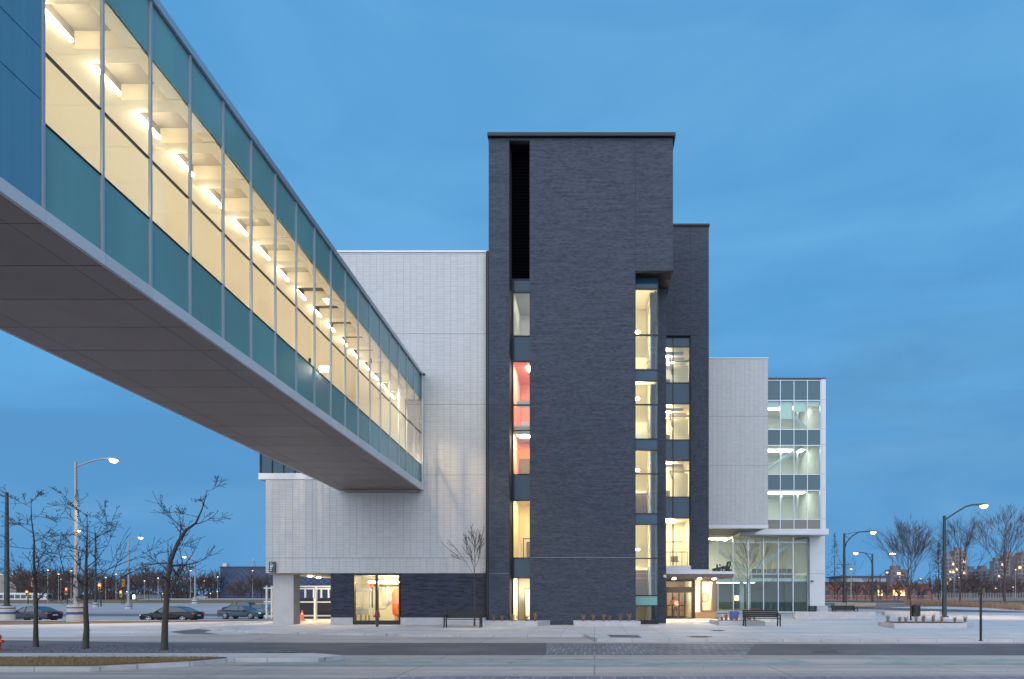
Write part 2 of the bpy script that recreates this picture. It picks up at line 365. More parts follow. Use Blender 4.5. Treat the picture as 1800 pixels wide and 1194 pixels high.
def clip(poly, val, keep_above):
    out = []
    for i, p in enumerate(poly):
        q = poly[(i + 1) % len(poly)]
        pi = (p[1] >= val) == keep_above; qi = (q[1] >= val) == keep_above
        if pi: out.append(p)
        if pi != qi:
            t = (val - p[1]) / (q[1] - p[1]); out.append((p[0] + t * (q[0] - p[0]), val))
    return out
CUTS = [50, 58, 62, 85, 120, 222, 250, 275]
def sheet(name, poly, m, dz, kind='structure'):
    b = MB(); bands = [-1e4] + CUTS + [1e5]
    for a, c in zip(bands, bands[1:]):
        q = clip(clip(poly, a, True), c, False) if True else poly
        if len(q) >= 3:
            b.add([(x, y, lot_z(x, min(max(y, a + 1e-4), c - 1e-4)) + dz) for x, y in q], [tuple(range(len(q)))])
    o = b.build(name, m); o['kind'] = kind; return o
def kerbed(name, poly, m, z0=ROAD - 0.05, z1=0.0):
    return structure(MB().prism(poly, z0, z1).build(name, m))

M_asph = mat('worn asphalt', (0.082, 0.078, 0.082), 0.85, var=0.28, vscale=0.35, bump=0.25, bscale=60, stain=((0.155, 0.15, 0.15), 0.25, 0.5, 0.75))
M_lot = mat('salt greyed asphalt', (0.23, 0.235, 0.25), 0.85, var=0.22, vscale=0.12, stain=((0.13, 0.135, 0.15), 0.07, 0.52, 0.66), stretch=(0.5, 1.6, 1))
M_walk = mat('salted sidewalk concrete', (0.43, 0.41, 0.405), 0.85, var=0.13, vscale=0.5, bump=0.12, bscale=30, stain=((0.28, 0.285, 0.30), 0.35, 0.52, 0.74))
M_plaza = mat('plaza paving', (0.38, 0.395, 0.42), 0.8, var=0.16, vscale=0.45, stain=((0.21, 0.235, 0.27), 0.8, 0.56, 0.72), stretch=(0.35, 1.6, 1))
M_green = mat('worn green lane paint', (0.195, 0.235, 0.215), 0.85, var=0.25, vscale=2.5, stain=((0.29, 0.285, 0.28), 1.6, 0.42, 0.62))
def paver_material(name, c1, c2, mortar, scale, w, h):
    m = bpy.data.materials.new(name); m.use_nodes = True; nt = m.node_tree; bs = nt.nodes['Principled BSDF']
    t = nt.nodes.new('ShaderNodeTexCoord'); br = nt.nodes.new('ShaderNodeTexBrick'); nt.links.new(t.outputs['Object'], br.inputs[0])
    br.inputs['Color1'].default_value = (*c1, 1); br.inputs['Color2'].default_value = (*c2, 1); br.inputs['Mortar'].default_value = (*mortar, 1)
    br.inputs['Scale'].default_value = scale; br.inputs['Brick Width'].default_value = w; br.inputs['Row Height'].default_value = h; br.inputs['Mortar Size'].default_value = 0.012
    n = nt.nodes.new('ShaderNodeTexNoise'); n.inputs['Scale'].default_value = 0.6; n.inputs['Detail'].default_value = 6; nt.links.new(t.outputs['Object'], n.inputs['Vector'])
    mx = nt.nodes.new('ShaderNodeMix'); mx.data_type = 'RGBA'; mx.blend_type = 'OVERLAY'; mx.inputs[0].default_value = 0.7
    nt.links.new(br.outputs[0], mx.inputs[6]); nt.links.new(n.outputs[0], mx.inputs[7]); nt.links.new(mx.outputs[2], bs.inputs['Base Color'])
    bs.inputs['Roughness'].default_value = 0.8
    bp = nt.nodes.new('ShaderNodeBump'); bp.inputs['Strength'].default_value = 0.4; bp.inputs['Distance'].default_value = 0.01; bp.invert = True
    nt.links.new(br.outputs['Fac'], bp.inputs['Height']); nt.links.new(bp.outputs[0], bs.inputs['Normal'])
    return m
M_pavers = paver_material('road pavers', (0.105, 0.102, 0.112), (0.13, 0.125, 0.135), (0.25, 0.25, 0.26), 1.0, 0.30, 1.2)
M_pavers2 = paver_material('crossing pavers', (0.13, 0.125, 0.145), (0.16, 0.15, 0.17), (0.26, 0.26, 0.27), 1.0, 0.30, 0.6)

slab_joints(M_walk, 1.5, 1.5, .60, .016); slab_joints(M_plaza, 1.2, .4, .80, .010); slab_joints(M_asph, 60, 5.1, .8, .03, .18); slab_joints(M_green, 30, 30, .8)
# carriageway bands between camera and kerb
structure(sheet('road', [(-90, 20.3), (XX(960, 20.3), 20.3), (XX(960, 25.4), 25.6), (-18, 26.0), (-24, 27.2), (-90, 29.0)], M_asph, ROAD + 0.004))
structure(sheet('paver_crossing', [(XX(960, 20.3), 20.3), (XX(1310, 20.3), 20.3), (XX(1330, 25.0), 25.2), (XX(960, 25.4), 25.6)], M_pavers, ROAD + 0.004))
structure(sheet('road_asphalt', [(XX(1310, 20.3), 20.3), (90, 20.3), (90, 24.6), (XX(1330, 25.0), 25.2)], M_asph, ROAD + 0.004))
structure(sheet('bicycle_lane', [(-9.5, 17.3), (XX(1445, 17.6), 17.3), (XX(1405, 19.0), 19.1), (-8.2, 19.2)], M_green, ROAD + 0.004))
structure(sheet('bicycle_lane', [(XX(1510, 17.6), 17.5), (70, 17.5), (70, 19.2), (XX(1540, 19.0), 19.1)], M_green, ROAD + 0.004))
structure(sheet('paver_band', [(-60, 9.0), (60, 9.0), (60, 15.1), (-3.5, 15.1), (-6, 14.4), (-60, 14.3)], M_pavers2, ROAD + 0.004))

# sidewalk and plaza in front of the building, a real step above the carriageway
sw = [(-21.5, 39.44), (-21.5, 36.0), (-17.5, 33.0), (-13, 31.0), (-8, 29.6), (-0.5, 29.6), (0.1, 26.5), (11, 26.2), (18, 26.0), (60, 26.6), (60, 34), (34, 46), (60, 57.9), (22, 57.9), (22, 49.9), (-12, 49.9), (-21.5, 49.9)]
kerbed('sidewalk', sw, M_walk)
structure(sheet('kerb', [(-8, 29.61), (-0.55, 29.61), (-0.55, 29.85), (-8, 29.85)], mat('kerb stone', (0.46, 0.46, 0.46), 0.85, var=0.1), 0.004))
structure(sheet('plaza', [(6.2, 30.8), (20, 30.5), (34, 33), (34, 45), (24, 57.5), (9.8, 57.5), (9.8, 44.5), (5.0, 40.5)], M_plaza, 0.004))
structure(sheet('plaza_back', [(8.5, 57.95), (60, 57.95), (40, 76), (8.5, 76)], M_plaza, 0.002))
# left islands
kerbed('mulch_bed', [(-36, 23.2), (-30, 23.1), (-18.5, 22.5), (-12.0, 21.3), (-8.6, 19.9), (-12, 19.75), (-36, 19.8)], M_mulch, z1=0.02)
kerbed('footpath', [(-36, 19.75), (-8.4, 19.75), (-7.2, 19.0), (-7.6, 18.2), (-36, 18.2)], M_walk, z1=0.0)
kerbed('lawn_kerb', [(-36, 18.19), (-9.9, 18.19), (-10.45, 17.2), (-12.15, 15.95), (-36, 15.75)], M_walk, z1=-.005)
kerbed('lawn_strip', [(-36, 18.15), (-10.1, 18.15), (-10.6, 17.3), (-12.2, 16.1), (-36, 15.9)], M_drygrass, z0=-.004, z1=0.03)
structure(sheet('driveway', [(-90, 30.6), (-40, 30.0), (-24, 29.3), (-16, 31.5), (-21.6, 36.5), (-21.6, 49.9), (-40, 43), (-90, 38)], M_walk, ROAD + 0.004))
structure(sheet('driveway_edge', [(-21.0, 37.2), (-19.6, 33.2), (-17.8, 31.4), (-19.4, 31.4), (-21.6, 33.6), (-22.0, 37.2)], M_asph, ROAD + 0.009))
structure(sheet('lawn_far', [(-90, 44), (-55, 44.2), (-39, 41.0), (-33.5, 43.5), (-24, 48.8), (-22, 49.6), (-26, 49.8), (-36, 48.5), (-90, 48.5)], M_drygrass, ROAD + 0.012))
structure(sheet('car_park', [(-260, 50.5), (-19, 50.5), (-19, 222), (-330, 222)], M_lot, ROAD + 0.006))
structure(sheet('car_park_lane', [(-120, 52.5), (-22, 51.5), (-22, 58), (-120, 61)], M_asph, ROAD + 0.012))
structure(sheet('car_park_lane', [(-150, 84), (-22, 80), (-22, 90), (-150, 98)], M_asph, ROAD + 0.012))
structure(sheet('bank', [(-600, 223), (-12, 223), (-12, 249), (-600, 249)], M_drygrass, ROAD + 0.02))
structure(sheet('far_road', [(-700, 252), (-12, 252), (-12, 272), (-700, 272)], M_asph, ROAD + 0.03))
# avenue on the right and the field beyond it
structure(sheet('avenue', [(20, 86), (24, 78), (34, 68), (60, 55.5), (120, 46), (120, 58), (72, 66), (48, 79), (38, 95), (30, 119), (20, 119)], M_asph, ROAD + 0.02))
structure(sheet('field', [(12, 121), (900, 121), (900, 420), (12, 420)], mat('dry field', (0.16, 0.125, 0.095), 0.95, var=0.3, vscale=0.2, bump=0.6, bscale=6), ROAD + 0.1))
structure(sheet('bank_right', [(42, 100), (53, 82), (76, 70), (130, 60), (400, 90), (400, 119), (36, 119)], M_drygrass, ROAD + 0.03))

# ---------------------------------------------------------------- the college building
WALL = 39.44; TWR = 39.0
bld = thing('college_building', 'college building with dark brick stair tower and white block wings', 'building', (0, 44, 0))
def part(b, name, m, parent=None, smooth=False):
    return b.build(name, m, parent or bld, True, smooth)
def sub(b, name, m, parent):
    o = b.build(name, m); o.parent = parent; o.matrix_parent_inverse = INV['college_building']; return o
# parts sit at the building's origin, so their children reuse the same inverse
def child_of_part(b, name, m, parent, smooth=False):
    me = b.mesh(name, m, smooth); o = bpy.data.objects.new(name, me); COL.objects.link(o); o.parent = parent; return o

# white left wing
wx0, wx1 = XX(467, WALL), XX(854, WALL)
wz0, wz1 = ZZ(1008, WALL), ZZ(441, WALL) - 0.12
upx = XX(556, WALL)                                       # glazed corner left of this above the fascia
zfas = ZZ(843, WALL)
b = MB(); b.box(wx0, wx1, WALL + 0.002, WALL + 0.3, wz0, zfas); b.box(upx, wx1, WALL + 0.002, WALL + 0.3, zfas, wz1)
b.box(wx0, wx0 + 0.3, WALL + 0.301, 50, wz0, zfas)
part(b, 'white_wall', M_white_joint)
jz = [ZZ(p, WALL) for p in (981, 835, 711, 587)]
fields = []
edges = [wz0] + jz + [wz1]
for a, c in zip(edges, edges[1:]):
    for (xa, xb) in ((wx0, wx1),):
        lo, hi = a + 0.012, c - 0.012
        if lo >= zfas: xa = upx
        elif hi > zfas:
            fields.append(((xa, upx, lo, zfas - 0.01, WALL, 0.4, 0.1), dict(stack=True, joint=0.010, proud=0.004))); xa = upx
        fields.append(((xa, xb, lo, hi, WALL, 0.4, 0.1), dict(stack=True, joint=0.010, proud=0.004)))
brick_part('block_courses', fields, M_white_block, bld)
part(MB().box(wx0 - .02, wx1 + .1, WALL - .06, WALL + .36, wz1 + 0.002, wz1 + .12), 'parapet_coping', M_white_panel)
part(MB().box(wx0, wx1, WALL + .31, 50, wz0 - 0.05, wz0 + .02), 'passage_soffit', mat('warm soffit', (0.55, 0.45, 0.33), 0.6))
part(MB().box(upx - 4, wx1, WALL + .31, 50, wz1 - .3, wz1), 'roof', M_darkmetal)
# glazed corner at far left above the fascia
gx0 = XX(455, WALL)
b = MB().box(gx0, upx, WALL - 0.05, 50, zfas, ZZ(832, WALL)); part(b, 'corner_fascia', M_white_panel)
for k in range(5):
    xa = gx0 + .05 + k * 0.68
    part(MB().box(xa + .03, xa + .65, WALL + .1, WALL + .14, ZZ(832, WALL) + .05, 14), 'corner_pane', M_spandrel)
    part(MB().box(xa - .03, xa + .03, WALL + .02, WALL + .18, ZZ(832, WALL) + .01, 14), 'corner_mullion', M_darkmetal)
part(MB().box(gx0 + .05, gx0 + .1, WALL + .2, 50, zfas + .3, 14), 'corner_side_glass', M_spandrel)
part(MB().box(gx0 + .2, upx, WALL + .3, WALL + .4, ZZ(832, WALL) + .02, 14), 'corner_backing', M_greywall)

# ground floor of the left wing
px0, px1 = XX(480, WALL + .4), XX(516, WALL + .4)
part(MB().box(px0, px1, WALL + .4, WALL + 1.25, -0.02, wz0 - .06), 'concrete_pier', M_concrete)
bx0, bx1 = XX(581, WALL), XX(620, WALL)
b = MB().box(bx0, bx1, WALL + .022, WALL + .3, .42, wz0 - 0.01); b.box(bx0, bx0 + .3, WALL + .301, 50, 0, wz0 - .06)
b.box(XX(704, WALL), wx1, WALL + .022, WALL + .3, .42, wz0 - 0.01)
part(b, 'base_wall', M_brick2_joint)
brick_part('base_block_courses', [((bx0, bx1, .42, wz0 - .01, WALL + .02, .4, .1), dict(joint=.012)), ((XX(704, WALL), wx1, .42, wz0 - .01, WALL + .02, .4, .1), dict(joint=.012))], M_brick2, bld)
b = MB().box(bx0, bx1, WALL - .01, WALL + .3, -.02, .417); b.box(XX(704, WALL), wx1, WALL - .01, WALL + .3, -.02, .417)
part(b, 'plinth', M_concrete)
# mechanical room window
mx0, mx1, mz0, mz1 = XX(620.5, WALL), XX(703.5, WALL), ZZ(1091, WALL), wz0 - .02
fr = MB(); fr.box(mx0, mx0 + .09, WALL - .03, WALL + .25, -.02, mz1); fr.box(mx1 - .09, mx1, WALL - .03, WALL + .25, -.02, mz1)
fr.box(mx0 + .091, mx1 - .091, WALL - .03, WALL + .25, mz1 - .1, mz1); fr.box(mx0 + .091, mx1 - .091, WALL - .04, WALL + .25, -.02, mz0)
mm = XX(662, WALL); fr.box(mm - .07, mm + .07, WALL - .02, WALL + .2, mz0 + .001, mz1 - .101)
part(fr, 'mechanical_window_frame', M_blackmetal)
for a, c in ((mx0 + .092, mm - .071), (mm + .071, mx1 - .092)):
    part(MB().box(a, c, WALL + .06, WALL + .075, mz0 + .002, mz1 - .102), 'window_pane', M_clear)

def room(x0, x1, y0, y1, z0, z1, wall=M_cream, floor=M_tile, ceil=M_cream, lum=True, lm=None, lw=0.3, ly=0.5, name='room_wall', left=None, right=None, back=None):
    t = 0.04
    part(MB().box(x0, x1, y1 + .002, y1 + t, z0, z1), name, back or wall)
    part(MB().box(x0 - t, x0 - .002, y0, y1, z0, z1), name, left or wall); part(MB().box(x1 + .002, x1 + t, y0, y1, z0, z1), name, right or wall)
    part(MB().box(x0, x1, y0, y1, z0 - t, z0 - .002), 'room_floor', floor); part(MB().box(x0, x1, y0, y1, z1 + .002, z1 + t), 'room_ceiling', ceil)
    if lum:
        yc = y0 + (y1 - y0) * ly; xc = (x0 + x1) / 2
        part(MB().box(xc - (x1 - x0) * lw, xc + (x1 - x0) * lw, yc - .5, yc + .5, z1 - .05, z1 - .004), 'ceiling_light', lm or M_lum_room)

room(mx0 - 1.0, mx1 + 1.2, WALL + .32, WALL + 4.2, .06, wz0 - .07, wall=M_cream, lum=False)
for yy in (1.0, 2.6):
    part(MB().box(mx0 + .6, mx1 + .6, WALL + yy, WALL + yy + .08, wz0 - .52, wz0 - .46), 'tube_light', M_lum_plant)

# stair tower -------------------------------------------------------
X = {k: XX(k, TWR) for k in (859, 895, 931, 1117, 1183, 1187)}
TZ = ZZ(243, TWR)
zsoff = ZZ(476, TWR)
b = MB(); b.box(X[859], X[895], TWR + .002, TWR + .35, -.02, TZ); b.box(X[931], X[1117], TWR + .002, TWR + .35, -.02, TZ)
b.box(X[895], X[931], TWR + .002, TWR + .35, ZZ(247, TWR), TZ)
b.box(X[1117] + .001, X[1183], TWR + .002, TWR + .35, zsoff, TZ)
GL = 40.25
b.box(X[895] - .25, X[895] - .003, TWR + .351, GL + .3, -.02, TZ); b.box(X[931] + .003, X[931] + .25, TWR + .351, GL + .3, -.02, TZ)
part(b, 'tower_wall', M_brick_joint)
BK = dict(joint=.010, proud=.008)
jt = [-.02] + [ZZ(p, TWR) for p in (980, 711, 587, 461)] + [TZ]
fields = []
for a, c in zip(jt, jt[1:]):
    for xa, xb in ((X[859], X[895]), (X[931], X[1117] - .012)):
        fields.append(((xa, xb, a + .012, c - .012, TWR, .21, .069), BK))
fields.append(((X[895], X[931], ZZ(247, TWR), TZ - .012, TWR, .21, .069), BK))
for a, c in ((zsoff, ZZ(461, TWR)), (ZZ(461, TWR), TZ)):
    fields.append(((X[1117] + .012, X[1183], a + .012, c - .012, TWR, .21, .069), BK))
part(MB().box(X[931], X[1117], TWR - .016, TWR - .004, ZZ(980, TWR) - .007, ZZ(980, TWR) + .007), 'joint_flashing', mat('pale joint seal', (0.32, 0.34, 0.36), 0.5))
part(MB().box(X[859], X[895], TWR - .012, TWR - .004, ZZ(1008, TWR) - .006, ZZ(1008, TWR) + .006), 'joint_flashing', MATS['pale joint seal'])
# reveal of the left window slot, brick on its right-facing cheek
b = MB().box(X[859] - .14, X[859] - .02, TWR - .01, WALL + .3, -.02, ZZ(441, TWR)); part(b, 'corner_flashing', M_blackmetal)
b = MB().box(X[859] - .05, X[1187], TWR - .22, TWR + 6.5, TZ + .003, TZ + .2); part(b, 'tower_cornice', M_blackmetal)
part(MB().box(X[1117], X[1183] - .02, TWR + .36, 41.34, zsoff + .04, zsoff + .1), 'tower_soffit', mat('dark brown soffit', (0.03, 0.022, 0.02), 0.6))
part(MB().box(X[1183] - .06, X[1183] - .003, TWR + .36, 45, zsoff + .101, TZ), 'tower_side_wall', M_brick_joint)
# pier right of the stair glass
PR = 41.3; sx1 = XX(1156.5, 39.83); pr1 = XX(1171, PR)
part(MB().box(sx1 + .06, pr1, PR + .002, PR + .3, -.02, zsoff + .03), 'stair_pier', M_brick_joint)
part(MB().box(pr1 - .3, pr1, PR + .301, 48.6, -.02, zsoff + .03), 'stair_pier_return', M_brick_joint)
jt = [-.02] + [ZZ(p, TWR) for p in (980, 711, 587)] + [zsoff]
for a, c in zip(jt, jt[1:]): fields.append(((sx1 + .06, pr1, a + .012, c - .012, PR, .21, .069), BK))
# set-back wing right of the tower
RW = 48.6
rx0, rx1, ro0, ro1 = pr1 + .05, XX(1246, RW), XX(1168, RW), XX(1214, RW)
rz0, rz1, rt = ZZ(1001, RW), ZZ(590, RW), ZZ(398, RW)
b = MB().box(pr1 - 1.5, rx1, RW + .002, RW + .3, rz1, rt); b.box(ro1, rx1, RW + .002, RW + .3, rz0, rz1); b.box(rx1 - .3, rx1, RW + .301, 57, rz0, rt)
part(b, 'set_back_wall', M_brick_joint)
zj = [rz1] + [ZZ(578.5, RW)] + [rt]
for a, c in zip(zj, zj[1:]):
    fields.append(((pr1 - 1.2, XX(1214, RW) - .012, a + .012, c - .012, RW, .21, .069), BK)); fields.append(((XX(1214, RW) + .012, rx1, a + .012, c - .012, RW, .21, .069), BK))
fields.append(((ro1, rx1, rz0, ZZ(878, RW) - .012, RW, .21, .069), BK)); fields.append(((ro1, rx1, ZZ(878, RW) + .012, rz1 - .012, RW, .21, .069), BK))
part(MB().box(pr1 - 1.2, rx1 + .05, RW - .12, RW + .35, rt + .003, rt + .14), 'set_back_coping', M_blackmetal)
brick_part('brick_courses', fields, M_brick, bld)
# brick on the cheek of the left slot
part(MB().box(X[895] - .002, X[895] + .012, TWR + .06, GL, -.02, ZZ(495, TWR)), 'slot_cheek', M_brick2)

def window_bay(x0, x1, Y, rows, mull=(), fm=M_blackmetal, pane_m=M_clear, spm=M_spandrel, fw=.045, name='window'):
    """a glazing strip: rows of (py0, py1, kind) measured in the photograph at the glass plane Y"""
    xs_ = [x0] + [m for m in mull] + [x1]
    zt = ZZ(rows[0][0], Y); zb = ZZ(rows[-1][1], Y)
    for q in xs_:
        part(MB().box(q - fw, q + fw, Y - .04, Y + .1, zb, zt), name + '_mullion', fm)
    for i, (a, c, kind) in enumerate(rows):
        za, zc = ZZ(a, Y), ZZ(c, Y)
        for xa, xb in zip(xs_, xs_[1:]):
            part(MB().box(xa + fw, xb - fw, Y - .035, Y + .09, za - .07, za - .005), name + '_transom', fm)
            mm_ = {'v': pane_m, 's': spm, 'k': M_blackmetal, 't': M_teal, 'm': M_milk}[kind]
            part(MB().box(xa + fw, xb - fw, Y + .01, Y + .03, zc + .002, za - .072), name + ('_pane' if kind in 'vm' else '_spandrel'), mm_)

# left slot
window_bay(X[895] + .05, X[931] + .05, GL, [(490.5, 513, 's'), (513, 590, 'v'), (590, 634, 's'), (634, 711, 'v'), (711, 756, 'v'), (756, 833, 'v'), (833, 879, 's'), (879, 980, 'v'), (980, 1015, 's'), (1015, 1090, 'v'), (1090, 1096, 'k')])
for k in range(42):
    z = ZZ(488, GL) + k * .2
    part(MB().box(X[895], X[931], GL + .02, GL + .12, z, z + .15), 'louvre_blade', mat('void black', (.003, .003, .004), .9, spec=0.0))
part(MB().box(X[895], X[931], GL + .14, GL + .2, ZZ(489, GL), TZ), 'louvre_backing', MATS['void black'])
lx0, lx1 = X[895] + .06, X[931] + 1.4
room(lx0, lx1, GL + .12, GL + 4, ZZ(592, GL), ZZ(505, GL), wall=M_greywall, ceil=M_greywall, lm=M_lum_cool, lw=.06)
room(lx0, lx1, GL + .12, GL + 4.5, ZZ(835, GL), ZZ(634, GL), wall=M_pink, ceil=M_pink, lm=M_lum_cool, lw=.2, ly=.3)
part(MB().box(lx0, lx1, GL + 3.2, GL + 3.25, ZZ(835, GL), ZZ(787, GL + 3.2)), 'feature_wall', M_orange)
part(MB().box(lx0 + .3, lx0 + 1.6, GL + .9, GL + 1.3, ZZ(757, GL) - .12, ZZ(757, GL) - .07), 'ceiling_light', M_lum_room)
part(MB().box(lx0 + .05, lx0 + .75, GL + 3.1, GL + 3.18, ZZ(835, GL), ZZ(806, GL + 3.1)), 'door', M_brown)
part(MB().box(lx0 + .02, lx1, GL + .5, GL + 3.19, ZZ(757, GL) - .06, ZZ(746, GL)), 'room_floor', M_greywall)
b = MB().box(lx0 + .25, lx1, GL + 2.2, GL + 2.26, ZZ(745, GL), ZZ(724, GL)); part(b, 'picture_panel', mat('white picture', (0.7, 0.68, 0.66), 0.5))
part(MB().box(lx0 + .2, lx1, GL + .6, GL + .65, ZZ(711, GL), ZZ(700, GL)), 'whiteboard', MATS['white picture'])
room(lx0, lx1, GL + .12, GL + 3.6, ZZ(981, GL), ZZ(876, GL), wall=M_yellow, ceil=M_yellow, lw=.08, ly=.35)
b = MB()
for a, c, d, e in ((.36, .42, 942, 981), (1.5, 1.56, 942, 981)): b.box(lx0 + a, lx0 + c, GL + 2.4, GL + 2.46, ZZ(e, GL), ZZ(d, GL))
b.box(lx0 + .36, lx0 + 1.56, GL + 2.401, GL + 2.459, ZZ(942, GL) + .001, ZZ(940, GL)); part(b, 'door_frame', M_brown)
part(MB().box(lx0 + .55, lx0 + .8, GL + 2.7, GL + 2.75, ZZ(981, GL), ZZ(946, GL)), 'coat', M_wood)
room(lx0, lx1, GL + .12, GL + 3.2, .05, ZZ(1012, GL), wall=M_cream, ceil=M_brown, lw=.15, ly=.3)
b = MB().box(lx0 + .48, lx0 + .54, GL + 2.2, GL + 2.3, .06, 2.15); b.box(lx0 + 1.3, lx0 + 1.36, GL + 2.2, GL + 2.3, .06, 2.15); b.box(lx0 + .48, lx0 + 1.36, GL + 2.201, GL + 2.299, 2.151, 2.21)
part(b, 'door_frame', M_brown); part(MB().box(lx0 + .541, lx0 + 1.299, GL + 2.23, GL + 2.27, .06, 2.149), 'door', mat('white door', (0.7, 0.68, 0.62), 0.5))
part(MB().box(lx0 + .16, lx0 + .22, GL + 1.2, GL + 1.26, .06, 2.9), 'pipe', M_brown)

# stair glass
SG = 39.83
sx0 = X[1117] + .03
srows = [(487.5, 507, 's'), (507, 588, 'v'), (588, 649, 'v'), (649, 668.5, 's'), (668.5, 710.5, 'v'), (710.5, 771, 'v'), (771, 790.5, 's'), (790.5, 832, 'v'), (832, 902, 'v'), (902, 921, 's'), (921, 980.5, 'v'), (980.5, 1046, 'v'), (1046, 1064, 't'), (1064, 1090, 'v'), (1090, 1098.5, 'k')]
window_bay(sx0, sx1, SG, srows, name='stair_window', fw=.03)
for a, c, kind in srows:
    if kind == 'k': continue
    part(MB().box(sx1 - .01, sx1 + .01, SG + .11, PR - .01, ZZ(c, SG) + .01, ZZ(a, SG) - .02), 'stair_side_pane', M_clear if kind == 'v' else M_spandrel)
part(MB().box(sx0 - .05, sx1 - .3, 44.2, 44.25, .05, zsoff), 'stair_back_wall', M_cream)
part(MB().box(X[1117] - 1.2, X[1117] - 1.15, SG, 44.2, .05, zsoff), 'stair_side_wall', M_cream)
part(MB().box(X[1117] - 1.15, sx0 - .06, 44.2, 44.25, .05, zsoff), 'stair_back_wall', M_cream)
part(MB().box(sx1 - .35, sx1 - .30, 41.7, 44.2, .05, zsoff), 'stair_side_wall', M_cream)
part(MB().box(X[1117] - 1.2, sx1 - .03, SG + .15, 44.2, zsoff - .05, zsoff - .01), 'room_ceiling', M_cream)
levels = [ZZ(1056, SG), ZZ(911, SG), ZZ(780.5, SG), ZZ(659, SG)]
for i, z in enumerate(levels):
    part(MB().box(X[1117] - 1.15, sx1 - .04, SG + .12, SG + 1.3, z - .15, z + .15), 'landing', M_cream)
    part(MB().box(X[1117] - 1.15, sx1 - .36, 43.0, 44.19, z + 1.95, z + 2.15), 'landing', M_cream)
    part(MB().box(sx0 - .5, sx0 + .35, 41.2, 41.5, z + 3.15, z + 3.2), 'stair_light', M_lum_room)
    b = MB()
    for k in range(11):
        b.box(sx0 + .06, sx0 + .92, SG + 1.3 + k * .165, SG + 1.3 + (k + 1) * .165 + .02, z + k * .18 - .1, z + .15 + k * .18)
    part(b, 'stair_flight', mat('walnut stair', (0.085, 0.04, 0.02), 0.6) if i < 2 else M_cream)
    b = MB()
    b.path([(sx0 + .04, SG + .3, z + 1.0), (sx0 + .04, SG + 1.3, z + 1.0), (sx0 + .04, SG + 3.1, z + 2.9)], .025, 6)
    for k in range(4): b.tube((sx0 + .04, SG + .3 + k * .3, z + .1), (sx0 + .04, SG + .3 + k * .3, z + 1.0), .012, n=5)
    b.path([(sx1 - .4, SG + 1.3, z + 1.0), (sx1 - .4, SG + 3.1, z + 2.9)], .025, 6)
    part(b, 'handrail', M_alu)
    b = MB()                                            # manifestation dots on the glass
    for row in (0, 1):
        for k in range(10):
            c = Vector((sx0 + .1 + k * .12, SG + .005, z + (1.35 + row * .28)))
            b.add([c + Vector((.018 * math.cos(t), 0, .018 * math.sin(t))) for t in [j * math.pi / 3 for j in range(6)]], [(5, 4, 3, 2, 1, 0)])
    stuff(part(b, 'glass_marker_dots', M_white_panel))

# set-back window column
RG = 48.85
window_bay(ro0, ro1 - .03, RG, [(592, 609, 's'), (609, 672.5, 'v'), (672.5, 709, 's'), (709, 772.5, 'v'), (772.5, 809, 's'), (809, 873, 'v'), (873, 910, 's'), (910, 994, 'v')], mull=[XX(1183, RG)], name='lounge_window', fw=.035)
random.seed(4)
for i, (a, c) in enumerate(((672, 606), (772, 706), (873, 806), (995, 908))):
    z0_, z1_ = ZZ(a, RG) - .05, ZZ(c, RG) + .05
    room(ro0 - .8, ro1 + .3, RG + .12, RG + 5, z0_, z1_, lum=False, wall=M_greywall if i == 0 else M_cream)
    for k in range(3):
        part(MB().box(ro0 - .3 + k * .45, ro0 + .25 + k * .45, RG + 1.0 + k * 1.1, RG + 1.5 + k * 1.1, z1_ - .16, z1_ - .1), 'ceiling_light', M_lum_room if i else M_lum_cool)
    if i < 3:
        b = MB()
        for k in range(3):
            b.box(ro0 - .7, ro1 - .4 + .2 * k, RG + .7 + k * 1.2, RG + 1.0 + k * 1.2, z1_ - .5, z1_ - .32)
        b.tube((ro0 - .7, RG + 1.8, z1_ - .62), (ro1 + .2, RG + 1.8, z1_ - .62), .09, n=8); b.tube((ro0 + .5, RG + .6, z1_ - .8), (ro0 + 1.1, RG + 4.4, z1_ - .75), .07, n=8)
        part(b, 'ceiling_duct', mat('galvanised duct', (0.42, 0.40, 0.37), 0.45, 0.4))
        part(MB().box(ro0 + .9, ro1 + .2, RG + 2.4, RG + 2.45, z0_, z1_ - .7), 'partition', M_cream)
        part(MB().box(ro0 - .3, ro0 + .6, RG + 1.5, RG + 2.1, z0_, z0_ + .74), 'cabinet', M_wood)
        part(MB().box(ro0 - .2, ro0 + .3, RG + 1.6, RG + 2.0, z0_ + .75, z0_ + 1.15), 'monitor', M_darkmetal)
    else:
        b = MB()
        for k in range(5): b.tube((ro0 + .1 + k * .42, RG + .35, z0_), (ro0 + .1 + k * .42, RG + .35, z0_ + 1.1), .018, n=6)
        b.tube((ro0 + .1, RG + .35, z0_ + 1.1), (ro0 + 1.78, RG + .35, z0_ + 1.1), .03, n=6); b.tube((ro0 + .1, RG + 3.4, z0_ + 2.1), (ro0 + 1.78, RG + 3.4, z0_ + 2.1), .04, n=6)
        part(b, 'balustrade', M_blackmetal)
        b = MB().box(ro0 + .75, ro0 + 1.3, RG + 1.6, RG + 2.1, z0_ + .42, z0_ + .5); b.box(ro0 + .75, ro0 + 1.3, RG + 2.1, RG + 2.16, z0_ + .5, z0_ + .9)
        part(b, 'armchair', M_wood)
part(MB().box(ro0, ro1 + .02, RW - .02, RW + .3, ZZ(1005, RW), ZZ(995, RW)), 'entrance_fascia', M_white_panel)
part(MB().box(ro1 + .022, rx1, RW - .03, RW + .3, ZZ(1005, RW), ZZ(1001.2, RW)), 'entrance_fascia', M_white_panel)

